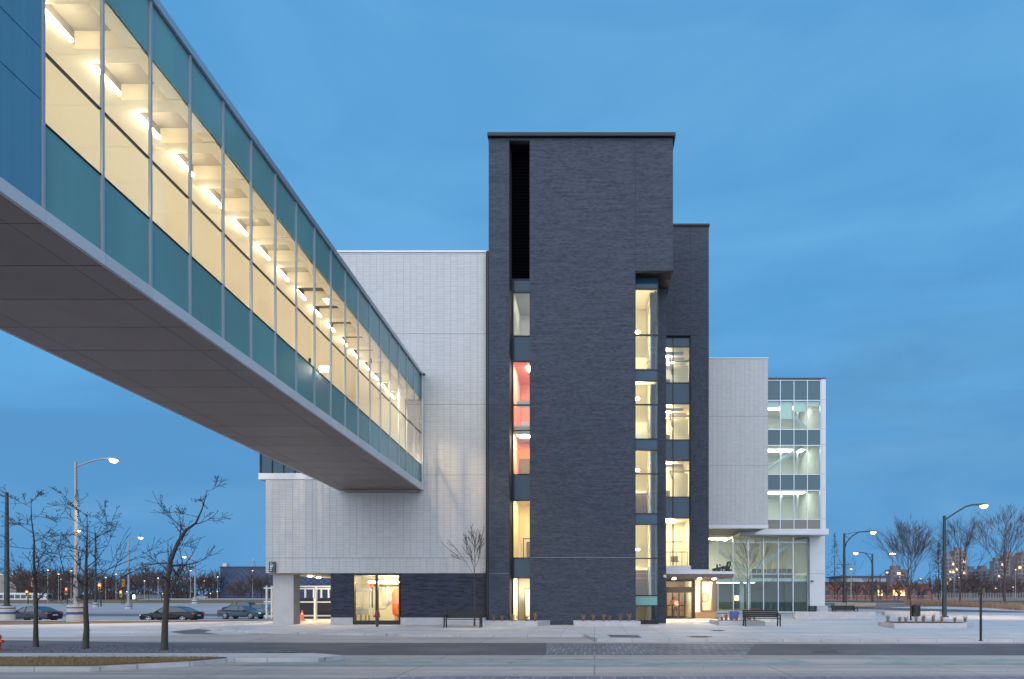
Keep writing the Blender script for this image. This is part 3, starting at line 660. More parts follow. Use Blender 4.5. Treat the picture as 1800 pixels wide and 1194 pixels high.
# entrance canopy and doors
CF = 44.0; cz0, cz1 = ZZ(1009, CF), ZZ(1005, CF)
cxe = XX(1291, CF)
part(MB().box(pr1 + .01, cxe, CF, 52.5, cz0, cz1 + .02), 'canopy', M_white_panel)
part(MB().box(pr1 + .01, cxe - .05, CF + .02, 52.4, cz0 - .24, cz0 - .002), 'canopy_soffit', mat('rust brown canopy soffit', (0.13, 0.085, 0.08), 0.6, var=0.25, vscale=3))
DY = 50.2
dx0, dx1 = XX(1160, DY), XX(1216, DY)
zc = cz0 - .25
b = MB().box(XX(1216, DY), XX(1221, DY), DY - .1, DY + .3, 0, zc); b.box(dx0, dx1, DY - .05, DY + .15, ZZ(1042, DY), ZZ(1032, DY))
b.box(dx0, dx1, DY - .05, DY + .15, zc - .12, zc)
for p in (1171.5, 1182, 1193.5, 1204): b.box(XX(p, DY) - .05, XX(p, DY) + .05, DY - .04, DY + .1, 0, ZZ(1042, DY) - .002)
for p, q in ((1172.5, 1181), (1183, 1192.5), (1194.5, 1203)): b.box(XX(p, DY), XX(q, DY), DY - .02, DY + .06, .95, 1.03); b.box(XX(p, DY), XX(q, DY), DY - .02, DY + .06, 0.005, .2)
part(b, 'entrance_door_frame', M_blackmetal)
for p, q in ((1160, 1171.2), (1172.5, 1181), (1183, 1192.5), (1194.5, 1203.2), (1205, 1215.5)):
    part(MB().box(XX(p, DY), XX(q, DY), DY + .01, DY + .03, .21, ZZ(1043, DY)), 'entrance_door_pane', M_clear)
part(MB().box(dx0, dx1, DY + .01, DY + .03, ZZ(1031, DY), zc - .125), 'transom_pane', M_clear)
room(dx0 - .6, dx1 + .3, DY + .2, DY + 6, .02, zc + .2, wall=M_cream, floor=mat('entrance mat', (0.12, 0.09, 0.07), 0.9), lw=.3, ly=.3, back=mat('timber lobby wall', (0.36, 0.23, 0.12), 0.6, var=0.2, vscale=4))
part(MB().box(XX(1221, DY), XX(1229.5, DY), DY - .35, DY + .2, .5, zc), 'entrance_column', M_white_panel)
part(MB().box(XX(1220.5, DY), XX(1257.5, DY), DY - .45, DY + .3, 0, .48), 'entrance_brick_base', mat('brown brick', (0.16, 0.10, 0.065), 0.8, var=0.3, vscale=9))
b = MB().box(XX(1230, DY), XX(1233.5, DY), DY - .4, DY + .2, .5, zc); b.box(XX(1251, DY), XX(1257.5, DY), DY - .4, DY + .2, .5, zc); b.box(XX(1233.5, DY), XX(1251, DY), DY - .4, DY + .2, zc - .16, zc); b.box(XX(1233.5, DY), XX(1251, DY), DY - .4, DY + .2, .481, .62)
part(b, 'sign_window_frame', mat('bronze metal', (0.09, 0.07, 0.06), 0.4, 0.4))
part(MB().box(XX(1233.6, DY), XX(1250.9, DY), DY - .1, DY - .08, .625, zc - .165), 'sign_window_pane', M_clear)
room(XX(1230, DY), XX(1256, DY), DY + .21, DY + 2.5, .3, zc, wall=M_cream, lw=.2)
for (xx, yy) in ((5.6, 46.5), (7.4, 46.5), (8.6, 47.5)):
    part(MB().lathe([(.09, 0), (.09, .02)], (xx, yy, cz0 - .262), 12), 'canopy_downlight', emit('canopy downlight', (1.0, .76, .45), 1700))
def text_mesh(name, body, size, depth, m, shear=0.0):
    cu = bpy.data.curves.new(name, 'FONT'); cu.body = body; cu.size = size; cu.extrude = depth; cu.shear = shear; cu.align_x = 'LEFT'
    tmp = bpy.data.objects.new(name, cu); COL.objects.link(tmp)
    bpy.context.view_layer.update()
    me = bpy.data.meshes.new_from_object(tmp.evaluated_get(bpy.context.evaluated_depsgraph_get()))
    bpy.data.objects.remove(tmp); me.materials.clear(); me.materials.append(m); me.name = name
    return me
M_sign_pale = mat('pale vinyl', (0.62, 0.66, 0.56), 0.6); M_sign_white = mat('white vinyl', (0.85, 0.85, 0.80), 0.6)
ci = Vector((XX(1238.6, DY), DY - .11, ZZ(1050.5, DY)))
b = MB(); b.add([ci + Vector((.39 * math.cos(t), 0, .39 * math.sin(t))) for t in [j * math.pi / 16 for j in range(32)]], [tuple(range(31, -1, -1))])
b.extrude([ci + Vector((.39 * math.cos(t), 0, .39 * math.sin(t))) for t in [j * math.pi / 16 for j in range(32)]], (0, .006, 0))
part(b, 'letter_disc', glass('letter disc vinyl', (.8, .8, .72), haze=.35, hazecol=(.7, .72, .60)))
o = link('letter', text_mesh('letter', 'B', .56, .006, M_sign_white), bld); o.rotation_euler = (math.pi / 2, 0, 0); o.location = Vector((ci.x - .18, DY - .125, ci.z - .2)) - Vector((0, 44, 0))

# white cantilevered box on the right
BY = 57.0; q0, q1, qz0, qz1 = XX(1236, BY), XX(1350, BY), ZZ(929, BY), 22.15
part(MB().box(q0, q1, BY + .002, BY + .3, qz0 + .33, qz1), 'right_white_wall', M_white_joint)
zz = [qz0 + .33, ZZ(818, BY), ZZ(732, BY), qz1]
brick_part('right_block_courses', [((q0, q1, a + .012, c - .012, BY, .4, .1), dict(stack=True, joint=.010, proud=.004)) for a, c in zip(zz, zz[1:])], M_white_block, bld)
part(MB().box(q0, q1 + .02, BY - .03, BY + .32, qz0, qz0 + .325), 'right_fascia', M_white_panel)
part(MB().box(q0, q1 + .03, BY - .05, BY + .35, qz1 + .003, qz1 + .1), 'right_coping', M_white_panel)
part(MB().box(q0, q1 - .01, BY + .33, 64.0, qz0 + .06, qz0 + .1), 'right_soffit', mat('bronze soffit', (0.22, 0.17, 0.13), 0.45))
part(MB().box(q1 - .2, q1 - .001, BY + .31, 61.4, qz0 + .101, qz1), 'right_side_wall', M_white_panel)
# curtain wall at far right
CY_ = 61.5; cw0 = XX(1349, CY_); cwm = [XX(p, CY_) for p in (1371.5, 1395.5, 1419)]; cw1 = XX(1442, CY_)
crow = [(668, 703.5, 's'), (703.5, 754.5, 'v'), (754.5, 782.5, 's'), (782.5, 833.5, 'v'), (833.5, 861.5, 's'), (861.5, 912.5, 'v'), (912.5, 930, 'm')]
window_bay(cw0, cw1, CY_, crow, mull=cwm, fm=M_alu, pane_m=M_clear2, spm=MATS['grey teal spandrel'], name='curtain_wall', fw=.03)
part(MB().box(cw1 + .04, XX(1451, CY_), CY_ - .1, CY_ + 8, ZZ(930, CY_), ZZ(667, CY_)), 'end_column', M_white_panel)
for p in (703.5, 754.5, 782.5, 833.5, 861.5, 912.5): part(MB().box(cw1 + .05, XX(1451, CY_) + .002, CY_ - .104, CY_ - .09, ZZ(p, CY_) - .012, ZZ(p, CY_) + .012), 'panel_joint', M_white_joint)
part(MB().box(cw0 - .1, XX(1451.5, CY_), CY_ - .15, CY_ + 8, ZZ(667, CY_) + .003, ZZ(665, CY_)), 'curtain_wall_coping', M_darkmetal)
part(MB().box(XX(1300, CY_), XX(1454.5, CY_), CY_ - .35, CY_ + 8, ZZ(940.5, CY_), ZZ(930.5, CY_)), 'slab_fascia', M_white_panel)

for i, (a, c) in enumerate(((755, 700), (834, 779), (930, 858))):
    z0_, z1_ = ZZ(a, CY_), ZZ(c, CY_) + .1
    room(cw0 - 3, cw1 + .02, CY_ + .15, CY_ + 7, z0_, z1_, wall=M_green_in, ceil=M_green_in, lm=emit('dim office panel', (1, .94, .82), 7), lw=.44)
    for k in range(3): part(MB().box(cw0 + .6 + k * 1.6, cw0 + .75 + k * 1.6, CY_ + 3.4, CY_ + 3.5, z0_, z1_ - .01), 'office_post', M_white_panel)
    part(MB().box(cw0 - 2, cw1 - .5, CY_ + 5, CY_ + 5.6, z0_, z0_ + .8), 'office_counter', M_greywall)
def bar(b, p0, p1, w):
    b.tube(p0, p1, w, n=4); return b
part(bar(MB(), P(1352, 690, CY_ + .8), P(1421, 757, CY_ + .8), .16), 'brace', M_white_panel)
part(bar(MB(), P(1346, 829, CY_ + .8), P(1412, 782, CY_ + .8), .2), 'brace', M_white_panel)
for i, (p0, p1, yb) in enumerate(((1350.5, 1370.5, 716), (1372.5, 1394.5, 736), (1396.5, 1418, 723), (1420, 1441, 713))):
    part(MB().box(XX(p0, CY_), XX(p1, CY_), CY_ + .16, CY_ + .18, ZZ(yb, CY_), ZZ(704, CY_)), 'roller_blind', mat('roller blind', (0.72, 0.74, 0.70), 0.8))
# lower glass hall
LG = 64.0
lx = [XX(p, LG) for p in (1225, 1262, 1289, 1315.5, 1342, 1368, 1394, 1419.5)]
window_bay(lx[0], lx[-1], LG, [(941.5, 953, 'v'), (953, 1008.5, 'v'), (1008.5, 1075, 'v')], mull=lx[1:-1], fm=M_alu, pane_m=M_clear2, name='hall_window', fw=.045)
part(MB().box(lx[0], lx[-1] + .05, LG - .08, LG + .12, ZZ(1075, LG) - .13, ZZ(1075, LG) - .003), 'hall_sill', M_white_panel)
part(MB().box(lx[0], lx[-1] + .05, LG - .02, LG + .2, -.05, ZZ(1075, LG) - .132), 'hall_plinth', M_darkmetal)
part(MB().box(lx[-1] + .06, XX(1447, LG), LG - .5, LG + 6, ZZ(1065, LG), ZZ(941, LG) + .2), 'corner_column', M_white_panel)
part(MB().box(lx[-1] + .06, XX(1447.5, LG), LG - .505, LG - .5, ZZ(1008.5, LG) - .012, ZZ(1008.5, LG) + .012), 'panel_joint', M_white_joint)
part(MB().box(lx[-1] + .06, XX(1431, LG), LG - .55, LG + 6, -.05, ZZ(1065, LG) - .002), 'column_base', M_darkmetal)
part(MB().box(XX(1431.2, LG), XX(1450, LG), LG - .9, LG + 6, -.05, ZZ(1065, LG) - .002), 'column_base', M_stone)
zfl = ZZ(1016, LG)
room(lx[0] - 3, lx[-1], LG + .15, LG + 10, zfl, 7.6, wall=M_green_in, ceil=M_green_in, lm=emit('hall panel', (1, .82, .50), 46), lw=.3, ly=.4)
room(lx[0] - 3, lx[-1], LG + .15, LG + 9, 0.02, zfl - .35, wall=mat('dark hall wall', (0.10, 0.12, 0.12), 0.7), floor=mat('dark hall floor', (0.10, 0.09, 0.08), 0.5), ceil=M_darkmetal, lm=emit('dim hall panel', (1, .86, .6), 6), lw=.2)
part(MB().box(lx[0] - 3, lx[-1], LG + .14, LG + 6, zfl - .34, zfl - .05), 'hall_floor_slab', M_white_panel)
part(bar(MB(), P(1316, 1007, LG + 1.2), P(1262, 968, LG + 1.2), .22), 'brace', M_white_panel)
part(bar(MB(), P(1318, 1007, LG + 1.2), P(1391, 955, LG + 1.2), .22), 'brace', M_white_panel)
for p in (1306, 1318): part(MB().box(XX(p, LG), XX(p + 6, LG), LG + 1.1, LG + 1.5, .03, zfl - .36), 'hall_column', M_white_panel)
for k, p in enumerate((1352, 1362, 1378, 1384, 1392, 1406)): part(MB().box(XX(p, LG), XX(p + 4, LG), LG + 3.5 + .3 * k, LG + 3.6 + .3 * k, zfl, 7.2), 'curtain_panel', M_yellow if k in (1, 2) else M_cream)
for k in range(8):
    x = XX(1326 + k * 9, LG); bb = MB().box(x, x + .42, LG + .6, LG + 1.0, zfl + .02, zfl + .46); bb.box(x, x + .42, LG + .93, LG + 1.0, zfl + .46, zfl + .9)
    part(bb, 'lounge_seat', M_wood)
for k in range(7):
    x = XX(1330 + k * 12, LG); bb = MB().box(x, x + .5, LG + 1.6, LG + 2.2, .02, .5); bb.box(x, x + .5, LG + 2.1, LG + 2.2, .5, 1.1)
    part(bb, 'lobby_chair', mat('dark teal chair', (0.02, 0.05, 0.07), 0.7) if k != 4 else M_blackmetal)
part(MB().box(XX(1322, LG), XX(1340, LG), LG + .9, LG + 1.4, .4, .5), 'lobby_table', mat('red lobby table', (.45, .05, .03), .5))
part(MB().box(XX(1296, LG), XX(1304, LG), LG + 1.3, LG + 1.35, ZZ(1056, LG), ZZ(1047, LG)), 'lit_screen', emit('lit screen', (1, .8, .4), 1.0))

# ---------------------------------------------------------------- pedestrian bridge
br = thing('pedestrian_bridge', 'glazed pedestrian bridge with teal panels running overhead into the white wall', 'bridge', (-12.7, 20, 8.0))
BX, BL = -10.34, -15.19
def zl(base, k): return lambda Y: base + k * (WALL - Y)
z_fb, z_gb, z_tt, z_mid, z_ut, z_gt, z_cap = zl(8.0, .0245), zl(8.42, .0185), zl(9.5, .0395), zl(11.41, .0184), zl(13.4, .036), zl(14.85, .028), zl(15.05, .028)
INV['bridge_local'] = INV['pedestrian_bridge']
def bpart(b, name, m): return b.build(name, m, br, True)
def slab(b, x0, x1, Y0, Y1, f0, f1, d0=0.0, d1=0.0):
    """box running along the bridge whose bottom and top follow the sloping lines f0, f1"""
    return b.add([(x0, Y0, f0(Y0) + d0), (x1, Y0, f0(Y0) + d0), (x1, Y1, f0(Y1) + d0), (x0, Y1, f0(Y1) + d0), (x0, Y0, f1(Y0) + d1), (x1, Y0, f1(Y0) + d1), (x1, Y1, f1(Y1) + d1), (x0, Y1, f1(Y1) + d1)],
                 [(0, 3, 2, 1), (4, 5, 6, 7), (0, 1, 5, 4), (1, 2, 6, 5), (2, 3, 7, 6), (3, 0, 4, 7)])
YB = [12.363 + 1.5 * k for k in range(19)]; YEND = 39.40
M_bclear = glass('bridge glazing', (0.95, 0.95, 0.90))
for k in range(18):
    a, c = YB[k] + .035, min(YB[k + 1], YEND) - .035
    for side, xg in (('r', BX), ('l', BL)):
        d = .02 if side == 'r' else -.02
        bpart(slab(MB(), xg - .012, xg + .012, a, c, z_gb, z_tt, .02, -.02), 'teal_pane', M_teal)
        bpart(slab(MB(), xg - .012, xg + .012, a, c, z_tt, z_mid, .02, -.02), 'clear_pane', M_bclear)
        bpart(slab(MB(), xg - .012, xg + .012, a, c, z_mid, z_ut, .02, -.01), 'clear_pane', M_bclear)
        bpart(slab(MB(), xg - .012, xg + .012, a, c, z_ut, z_gt, .01, -.02), 'teal_pane', M_teal)
        bpart(slab(MB(), xg - .03, xg + .03, a, c, z_tt, z_tt, -.018, .018), 'transom', M_blackmetal)
        bpart(slab(MB(), xg - .03, xg + .03, a, c, z_mid, z_mid, -.018, .018), 'transom', M_blackmetal)
    # ceiling: cream rib at the mullion line, cream edge strip, recessed coffer, floor
    up = .38
    bpart(slab(MB(), BX - .42, BX - .05, YB[k] + .16, YB[k + 1] - .16, z_ut, z_ut, .0, .06), 'ceiling_edge', M_bcream)
    bpart(slab(MB(), BX - 1.58, BX - .05, YB[k + 1] - .2, YB[k + 1] + .2, z_ut, z_ut, -.03, .5), 'ceiling_rib', M_bcream)
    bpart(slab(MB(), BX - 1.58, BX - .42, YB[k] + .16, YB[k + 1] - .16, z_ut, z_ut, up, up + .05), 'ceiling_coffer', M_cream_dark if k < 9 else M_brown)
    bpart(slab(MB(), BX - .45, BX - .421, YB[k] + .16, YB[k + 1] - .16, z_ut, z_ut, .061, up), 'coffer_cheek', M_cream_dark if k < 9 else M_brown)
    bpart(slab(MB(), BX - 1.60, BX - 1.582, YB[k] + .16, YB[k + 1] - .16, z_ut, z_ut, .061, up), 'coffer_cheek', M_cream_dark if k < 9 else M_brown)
    bpart(slab(MB(), BL + .32, BL + .44, YB[k] + .10, YB[k + 1] - .10, z_tt, z_tt, .5, .54), 'added_fill_light', M_lum_fill)  # added fill strips below the sightline, brightening the ceiling evenly
    bpart(slab(MB(), BX - .46, BX - .34, YB[k] + .10, YB[k + 1] - .10, z_tt, z_tt, -.12, -.08), 'added_fill_light', M_lum_fill)
    bpart(slab(MB(), BL + .05, BX - 1.585, YB[k] + .004, YB[k + 1] - .004, z_ut, z_ut, .0, .06), 'ceiling_board', M_bcream)
    bpart(slab(MB(), BX - 1.44, BX - 1.37, YB[k] + .22, YB[k + 1] - .50, z_ut, z_ut, -.14, -.08), 'linear_light', M_lum_br)
    bpart(slab(MB(), BL + .12, BL + .3, YB[k + 1] - .1, YB[k + 1] + .1, z_gb, z_ut, .05, 0), 'truss_post', M_bcream)
    bpart(slab(MB(), BL + .05, BX - .05, YB[k] + .001, YB[k + 1] - .001, z_tt, z_tt, -1.05, -.95), 'floor', mat('pale bridge floor', (0.55, 0.50, 0.42), 0.5))
    # soffit panels
    for xa, xb in ((BX - .62, BX - .012), (BL + .75, BX - .635), (BL + .012, BL + .735)):
        bpart(slab(MB(), xa, xb, YB[k] + .013, YB[k + 1] - .013, z_fb, z_fb, 0, .03), 'soffit_panel', M_soffit)
    for xg, d in ((BX, .05), (BL, -.05)):
        bpart(slab(MB(), xg - .045 + d, xg + .045 + d, YB[k] + .006, YB[k + 1] - .006, z_fb, z_gb, 0, -.01), 'bottom_fascia', M_white_panel)
for k in range(19):
    Y = min(YB[k], YEND)
    for xg, d in ((BX, .04), (BL, -.04)):
        bpart(slab(MB(), xg - .045 + d, xg + .02 + d, Y - .026, Y + .026, z_gb, z_gt, .0, 0), 'mullion', M_mull)
bpart(slab(MB(), BL - .08, BX + .10, -6, YEND + .02, z_gt, z_cap, .002, 0), 'roof_cap', M_alu)
bpart(slab(MB(), BL + .05, BX - .05, -6, YEND, z_fb, z_fb, .06, .12), 'soffit_backing', M_joint)
for i, (ka, kc) in enumerate(((13, 14), (9, 10), (5, 6), (15, 16))):
    b = MB(); b.tube((BL + .22, YB[ka], z_gb(YB[ka]) + .3), (BL + .22, YB[kc] + 1.5, z_ut(YB[kc])), .11, n=6)
    bpart(b, 'truss_diagonal', M_bcream)
bpart(slab(MB(), BL + .6, BX - .9, 39.2, 39.38, z_gb, z_ut, .1, 0), 'end_wall', M_bcream)
bpart(slab(MB(), BL + 1.9, BX - 1.6, 36.0, 36.1, z_tt, z_tt, -.9, 1.1), 'red_screen', mat('red screen', (0.55, 0.08, 0.05), 0.6))
bpart(slab(MB(), BL + .3, BL + .34, 26.5, 29, z_tt, z_tt, -.9, 1.2), 'orange_board', M_orange)
# blank blue panels on the near end, behind and beside the camera
for k in range(12):
    a, c = 12.363 - 1.5 * (k + 1), 12.363 - 1.5 * k
    for xg in (BX, BL):
        for f0, d0, f1, d1 in ((z_gb, .005, z_tt, .36), (z_tt, .38, z_mid, -.01), (z_mid, .01, z_gt, -.01)):
            bpart(slab(MB(), xg - .03, xg + .03, a + .01, c - .01, f0, f1, d0, d1), 'blue_panel', M_tealpanel)
        bpart(slab(MB(), xg - .045 + (.05 if xg == BX else -.05), xg + .045 + (.05 if xg == BX else -.05), a + .006, c - .006, z_fb, z_gb, 0, -.01), 'bottom_fascia', M_white_panel)
    for xa, xb in ((BX - .62, BX - .012), (BL + .75, BX - .635), (BL + .012, BL + .735)):
        bpart(slab(MB(), xa, xb, a + .008, c - .008, z_fb, z_fb, 0, .03), 'soffit_panel', M_soffit)
bpart(slab(MB(), BX - .05, BX - .031, -6, 12.3, z_gb, z_gt), 'panel_backing', M_joint)
bpart(slab(MB(), BL + .05, BX - .051, 12.2, 12.28, z_gb, z_gt, .05, -.02), 'partition', M_bcream)
# two added warm spotlights, made up to wash the white wall through the side glass
for sx, lx_, tx in ((1, BX - .9, BX + 2.6), (-1, BL + .9, BL - 2.6)):
    Yl = 33.2; lp = Vector((lx_, Yl, z_ut(Yl) - .30))
    bpart(MB().tube(lp + Vector((0, 0, .08)), lp + Vector((0, 0, .30)), .06, n=10), 'added_spotlight', M_darkmetal)
    l = bpy.data.lights.new('added_spotlight_beam', 'SPOT'); l.energy = 1500; l.color = (1, .74, .50); l.spot_size = R(84); l.spot_blend = .7; l.shadow_soft_size = .10
    lo = bpy.data.objects.new('added_spotlight_beam', l); COL.objects.link(lo); lo.parent = br; lo.matrix_parent_inverse = INV['pedestrian_bridge']
    lo.location = lp; lo.rotation_euler = (Vector((tx, 39.4, 2.0)) - lp).to_track_quat('-Z', 'Y').to_euler()
# collar where the bridge meets the wall
bpart(slab(MB(), BX + .11, BX + .16, 39.2, 39.42, z_fb, z_gt), 'wall_collar', M_white_panel)
bpart(MB().box(BL + .4, BX - .08, 39.1, 39.42, 7.86, 7.99), 'wall_bracket', M_soffit)
b = MB().box(BX + .2, BX + .32, 39.05, 39.2, z_gt(39.2) - .1, z_gt(39.2)); b.tube((BX + .1, 39.12, z_gt(39.2) - .05), (BX + .2, 39.12, z_gt(39.2) - .05), .02)
tag(b.build('security_camera', M_blackmetal), 'small black camera at the top corner of the bridge end', 'camera')

# ---------------------------------------------------------------- things in and around the building
M_red = mat('dark red paint', (0.16, 0.012, 0.015), 0.5); M_conc_w = mat('barrier concrete', (0.40, 0.39, 0.37), 0.9, var=0.12)
def gpos(px, py, z=0.0, Y=None):
    """ground point seen at a photo pixel, standing on the surface there"""
    if Y is None:
        for _ in range(30):
            Yn = F * (H - z) / (py - CY); z = lot_z(XX(px, Yn), Yn)
        Y = Yn
    return Vector((XX(px, Y), Y, lot_z(XX(px, Y), Y)))

# plant room contents
my = WALL + 2.4
ot = thing('expansion_tank', 'orange upright tank behind the lit ground floor window', 'tank', (XX(700, my), my, .06))
MB().lathe([(.05, .38), (.30, .44), (.36, .56), (.36, 1.85), (.30, 2.0), (.10, 2.08), (.08, 2.16)], n=20).build('shell', M_orange, ot, smooth=True)
for a in range(3): MB().tube((.25 * math.cos(a * 2.1), .25 * math.sin(a * 2.1), 0), (.25 * math.cos(a * 2.1), .25 * math.sin(a * 2.1), .5), .05, n=6).build('leg', M_orange, ot)
pw_ = thing('pipework', 'white insulated pipes and valves in the lit plant room', 'pipes', (XX(645, my), my, .06))
MB().path([(1.15, .3, 2.9), (1.15, .3, .95), (1.0, .3, .85), (.7, .3, .85)], .09, 8).build('pipe', M_white_panel, pw_)
for x in (-.75, -.25, .22): MB().path([(x, 0, 2.0), (x, 0, .8)], .07, 8).build('pipe', M_white_panel, pw_)
MB().path([(-.8, 0, 2.02), (.3, 0, 2.02)], .08, 8).build('header_pipe', M_white_panel, pw_)
MB().path([(.33, .1, 2.32), (2.6, .1, 2.32)], .08, 8).build('ceiling_pipe', M_brown, pw_)
MB().lathe([(.10, 0), (.14, .08), (.14, .2), (.10, .28)], (.28, .1, 2.18), 10).build('valve', M_orange, pw_)
MB().path([(.30, .1, 2.2), (.30, .1, .9)], .05, 8).build('pipe', M_darkmetal, pw_)
for x in (-.62, -.05): MB().box(x - .28, x + .26, -.3, .2, .45, .85).build('pump_cabinet', M_white_panel, pw_)
for x in (-.85, -.6, -.3, .0, .2): MB().box(x, x + .05, -.3, -.25, 0, .449).build('stand', M_brown, pw_)
eb = MB().box(-.18, .18, 0, .12, 0, .5); o = tag(eb.build('control_box', mat('grey cabinet', (.35, .34, .32), .5)), 'grey wall box between white pipe and orange tank', 'box'); o.location = (XX(686, my + 1.5), my + 1.5, 1.35)

# corner sign with small pale lines of lettering
sg = thing('corner_sign', 'dark teal sign with pale lettering on the white corner of the building', 'sign', (XX(478, 39.3), 39.34, ZZ(1006, 39.3)))
MB().box(-.19, .19, -.03, .04, 0, .62).build('panel', mat('dark teal sign', (.008, .035, .042), .4), sg)
for k, (w, z) in enumerate(((.05, .52), (.2, .40), (.16, .31), (.12, .22), (.1, .1))):
    MB().box(-.12, -.12 + w, -.036, -.0305, z, z + .035).build('lettering', M_sign_white, sg)
MB().box(-.02, .0, -.036, -.0305, .52, .555).build('lettering', M_sign_white, sg)
# canopy lettering, read from the avenue side, seen here from behind
tm = text_mesh('sign_lettering', 'Sheridan', 1.05, .04, M_darkmetal, shear=.25)
o = link('sign_lettering', tm); tag(o, 'dark raised lettering on the edge of the entrance canopy, seen from behind', 'lettering')
w_ = max(v.co.x for v in tm.vertices); o.scale = (7.0 / w_, 1, 1)
o.rotation_euler = (math.pi / 2, 0, math.pi / 2); o.location = (cxe - .12, CF + .35, cz1 + .03)
b = MB().tube((0, 0, 0), (0, -.12, 0), .09, n=14); o = tag(b.build('camera_dome', M_white_panel, smooth=False), 'round white camera dome on the brick pier beside the canopy', 'camera'); o.location = (pr1 - .09, PR - .02, ZZ(1013, PR))
b = MB().box(-.1, .1, -.25, 0, -.05, .06); o = tag(b.build('wall_camera', M_darkmetal), 'small dark camera on the white corner column', 'camera'); o.location = (XX(1427, LG - .5), LG - .5, ZZ(1022, LG))

# benches
def make_bench(label, loc, rz):
    t = thing('park_bench', label, 'bench', loc, rz, 'black park benches')
    L = 1.0
    for k in range(4):
        y = -.20 + k * .12; MB().box(-L + .06, L - .06, y, y + .095, .43, .455).build('seat_slat', M_blackfab, t)
    for k in range(4):
        z = .50 + k * .105; y = .27 + k * .022; MB().box(-L + .06, L - .06, y, y + .03, z, z + .097).build('back_slat', M_blackfab, t)
    for s in (-1, 1):
        x = s * (L - .03)
        MB().path([(x, -.30, 0), (x, -.25, .25), (x, -.26, .43), (x, -.29, .64), (x, -.05, .66), (x, .24, .62)], .042, 6).build('arm_frame', M_blackfab, t)
        MB().path([(x, .30, 0), (x, .24, .22), (x, .24, .45), (x, .36, .92)], .042, 6).build('rear_leg', M_blackfab, t)
        MB().box(x - .03, x + .03, -.26, .26, .39, .43).build('seat_rail', M_blackfab, t)
    return t
p = G(814, 1103); bench = make_bench('black slatted bench by the dark base wall left of the tower', (p[0], p[1], 0), 0)
p = G(1339, 1101); copy_tree(bench, (p[0], p[1], 0), 0, 'black slatted bench in front of the glass hall beside the blue bin')
p = gpos(1485, 1067); copy_tree(bench, (p.x, p.y, p.z), 0.1, 'distant black bench near the avenue beyond the white corner column')

# planters with tufts of grass
def planter(poly, h, label, tufts, seed=1):
    c = (sum(q[0] for q in poly) / len(poly), sum(q[1] for q in poly) / len(poly)); t = thing('planter', label, 'planter', (c[0], c[1], 0), 0, 'concrete planters on the plaza')
    pl = [(x - c[0], y - c[1]) for x, y in poly]; inn = [(x * .94, y * .80) for x, y in pl]
    n = len(pl); b = MB()
    v = [(x, y, 0) for x, y in pl] + [(x, y, h) for x, y in pl] + [(x, y, h) for x, y in inn] + [(x, y, h - .08) for x, y in inn]
    f = [(i, (i + 1) % n, n + (i + 1) % n, n + i) for i in range(n)] + [(n + i, n + (i + 1) % n, 2 * n + (i + 1) % n, 2 * n + i) for i in range(n)] + [(2 * n + i, 2 * n + (i + 1) % n, 3 * n + (i + 1) % n, 3 * n + i) for i in range(n)]
    b.add(v, f); b.build('kerb', M_stone, t)
    MB().add([(x, y, h - .05) for x, y in inn], [tuple(range(n))]).build('soil', mat('bark soil', (.05, .03, .024), .95, var=.4, vscale=8), t)
    rnd = random.Random(seed)
    for k in range(tufts):
        f_ = (k + .5) / tufts; xa = min(q[0] for q in inn) + .3; xb = max(q[0] for q in inn) - .3
        x = xa + (xb - xa) * f_ + rnd.uniform(-.1, .1); y = sum(q[1] for q in inn) / n + rnd.uniform(-.12, .12)
        g = tuft_mesh(rnd.choice(TUFTS)); o = link('ornamental_grass', g); tag(o, 'dry straw grass tuft in a row along ' + label.split(',')[0][0:60], 'grass tuft', 'grass tufts of ' + label)
        o.location = (c[0] + x, c[1] + y, h - .06); o.rotation_euler = (0, 0, rnd.uniform(0, 6)); s_ = rnd.uniform(.75, 1.15); o.scale = (s_, s_, s_)
    return t
TUFTS = [0, 1, 2]; _tc = {}
def tuft_mesh(k):
    if k in _tc: return _tc[k]
    rnd = random.Random(50 + k); b = MB()
    for _ in range(46):
        a = rnd.uniform(0, 6.28); l = rnd.uniform(.25, .55); lean = rnd.uniform(.08, .34); w = .008
        d = Vector((math.cos(a), math.sin(a), 0)); s = d.cross(Vector((0, 0, 1))) * w; p0 = d * rnd.uniform(0, .07)
        p1 = p0 + d * lean * .45 * l + Vector((0, 0, l * .65)); p2 = p0 + d * lean * 1.4 * l + Vector((0, 0, l))
        b.add([p0 - s, p0 + s, p1 + s, p1 - s, p2], [(0, 1, 2, 3), (3, 2, 4)])
    _tc[k] = b.mesh('grass_tuft', M_straw); return _tc[k]
def gp(*pts): return [G(x, y) for x, y in pts]
planter([(-6.6, 38.75), (-6.6, 37.2), (-3.2, 37.2), (-2.6, 38.75)], .28, 'low concrete planter at the foot of the tower beside the bench, reddish stubs', 5, 2)
planter([(-1.25, 38.75), (-1.15, 37.2), (2.6, 37.2), (2.5, 38.75)], .28, 'low concrete planter under the blank brick face of the tower', 6, 3)
planter([(XX(1250, 40.5), 41.2), (XX(1264, 38.2), 38.2), (XX(1345, 38.2), 38.2), (XX(1330, 41.2), 41.2)], .26, 'low concrete planter behind the bench by the entrance', 7, 4)
planter([(XX(1543, 37.6), 37.6), (XX(1572, 34.8), 34.8), (XX(1700, 34.8), 34.8), (XX(1708, 37.6), 37.4), (XX(1640, 39), 39.2), (XX(1560, 39), 39.2)], .26, 'angular concrete planter with a young tree and straw grass', 9, 5)
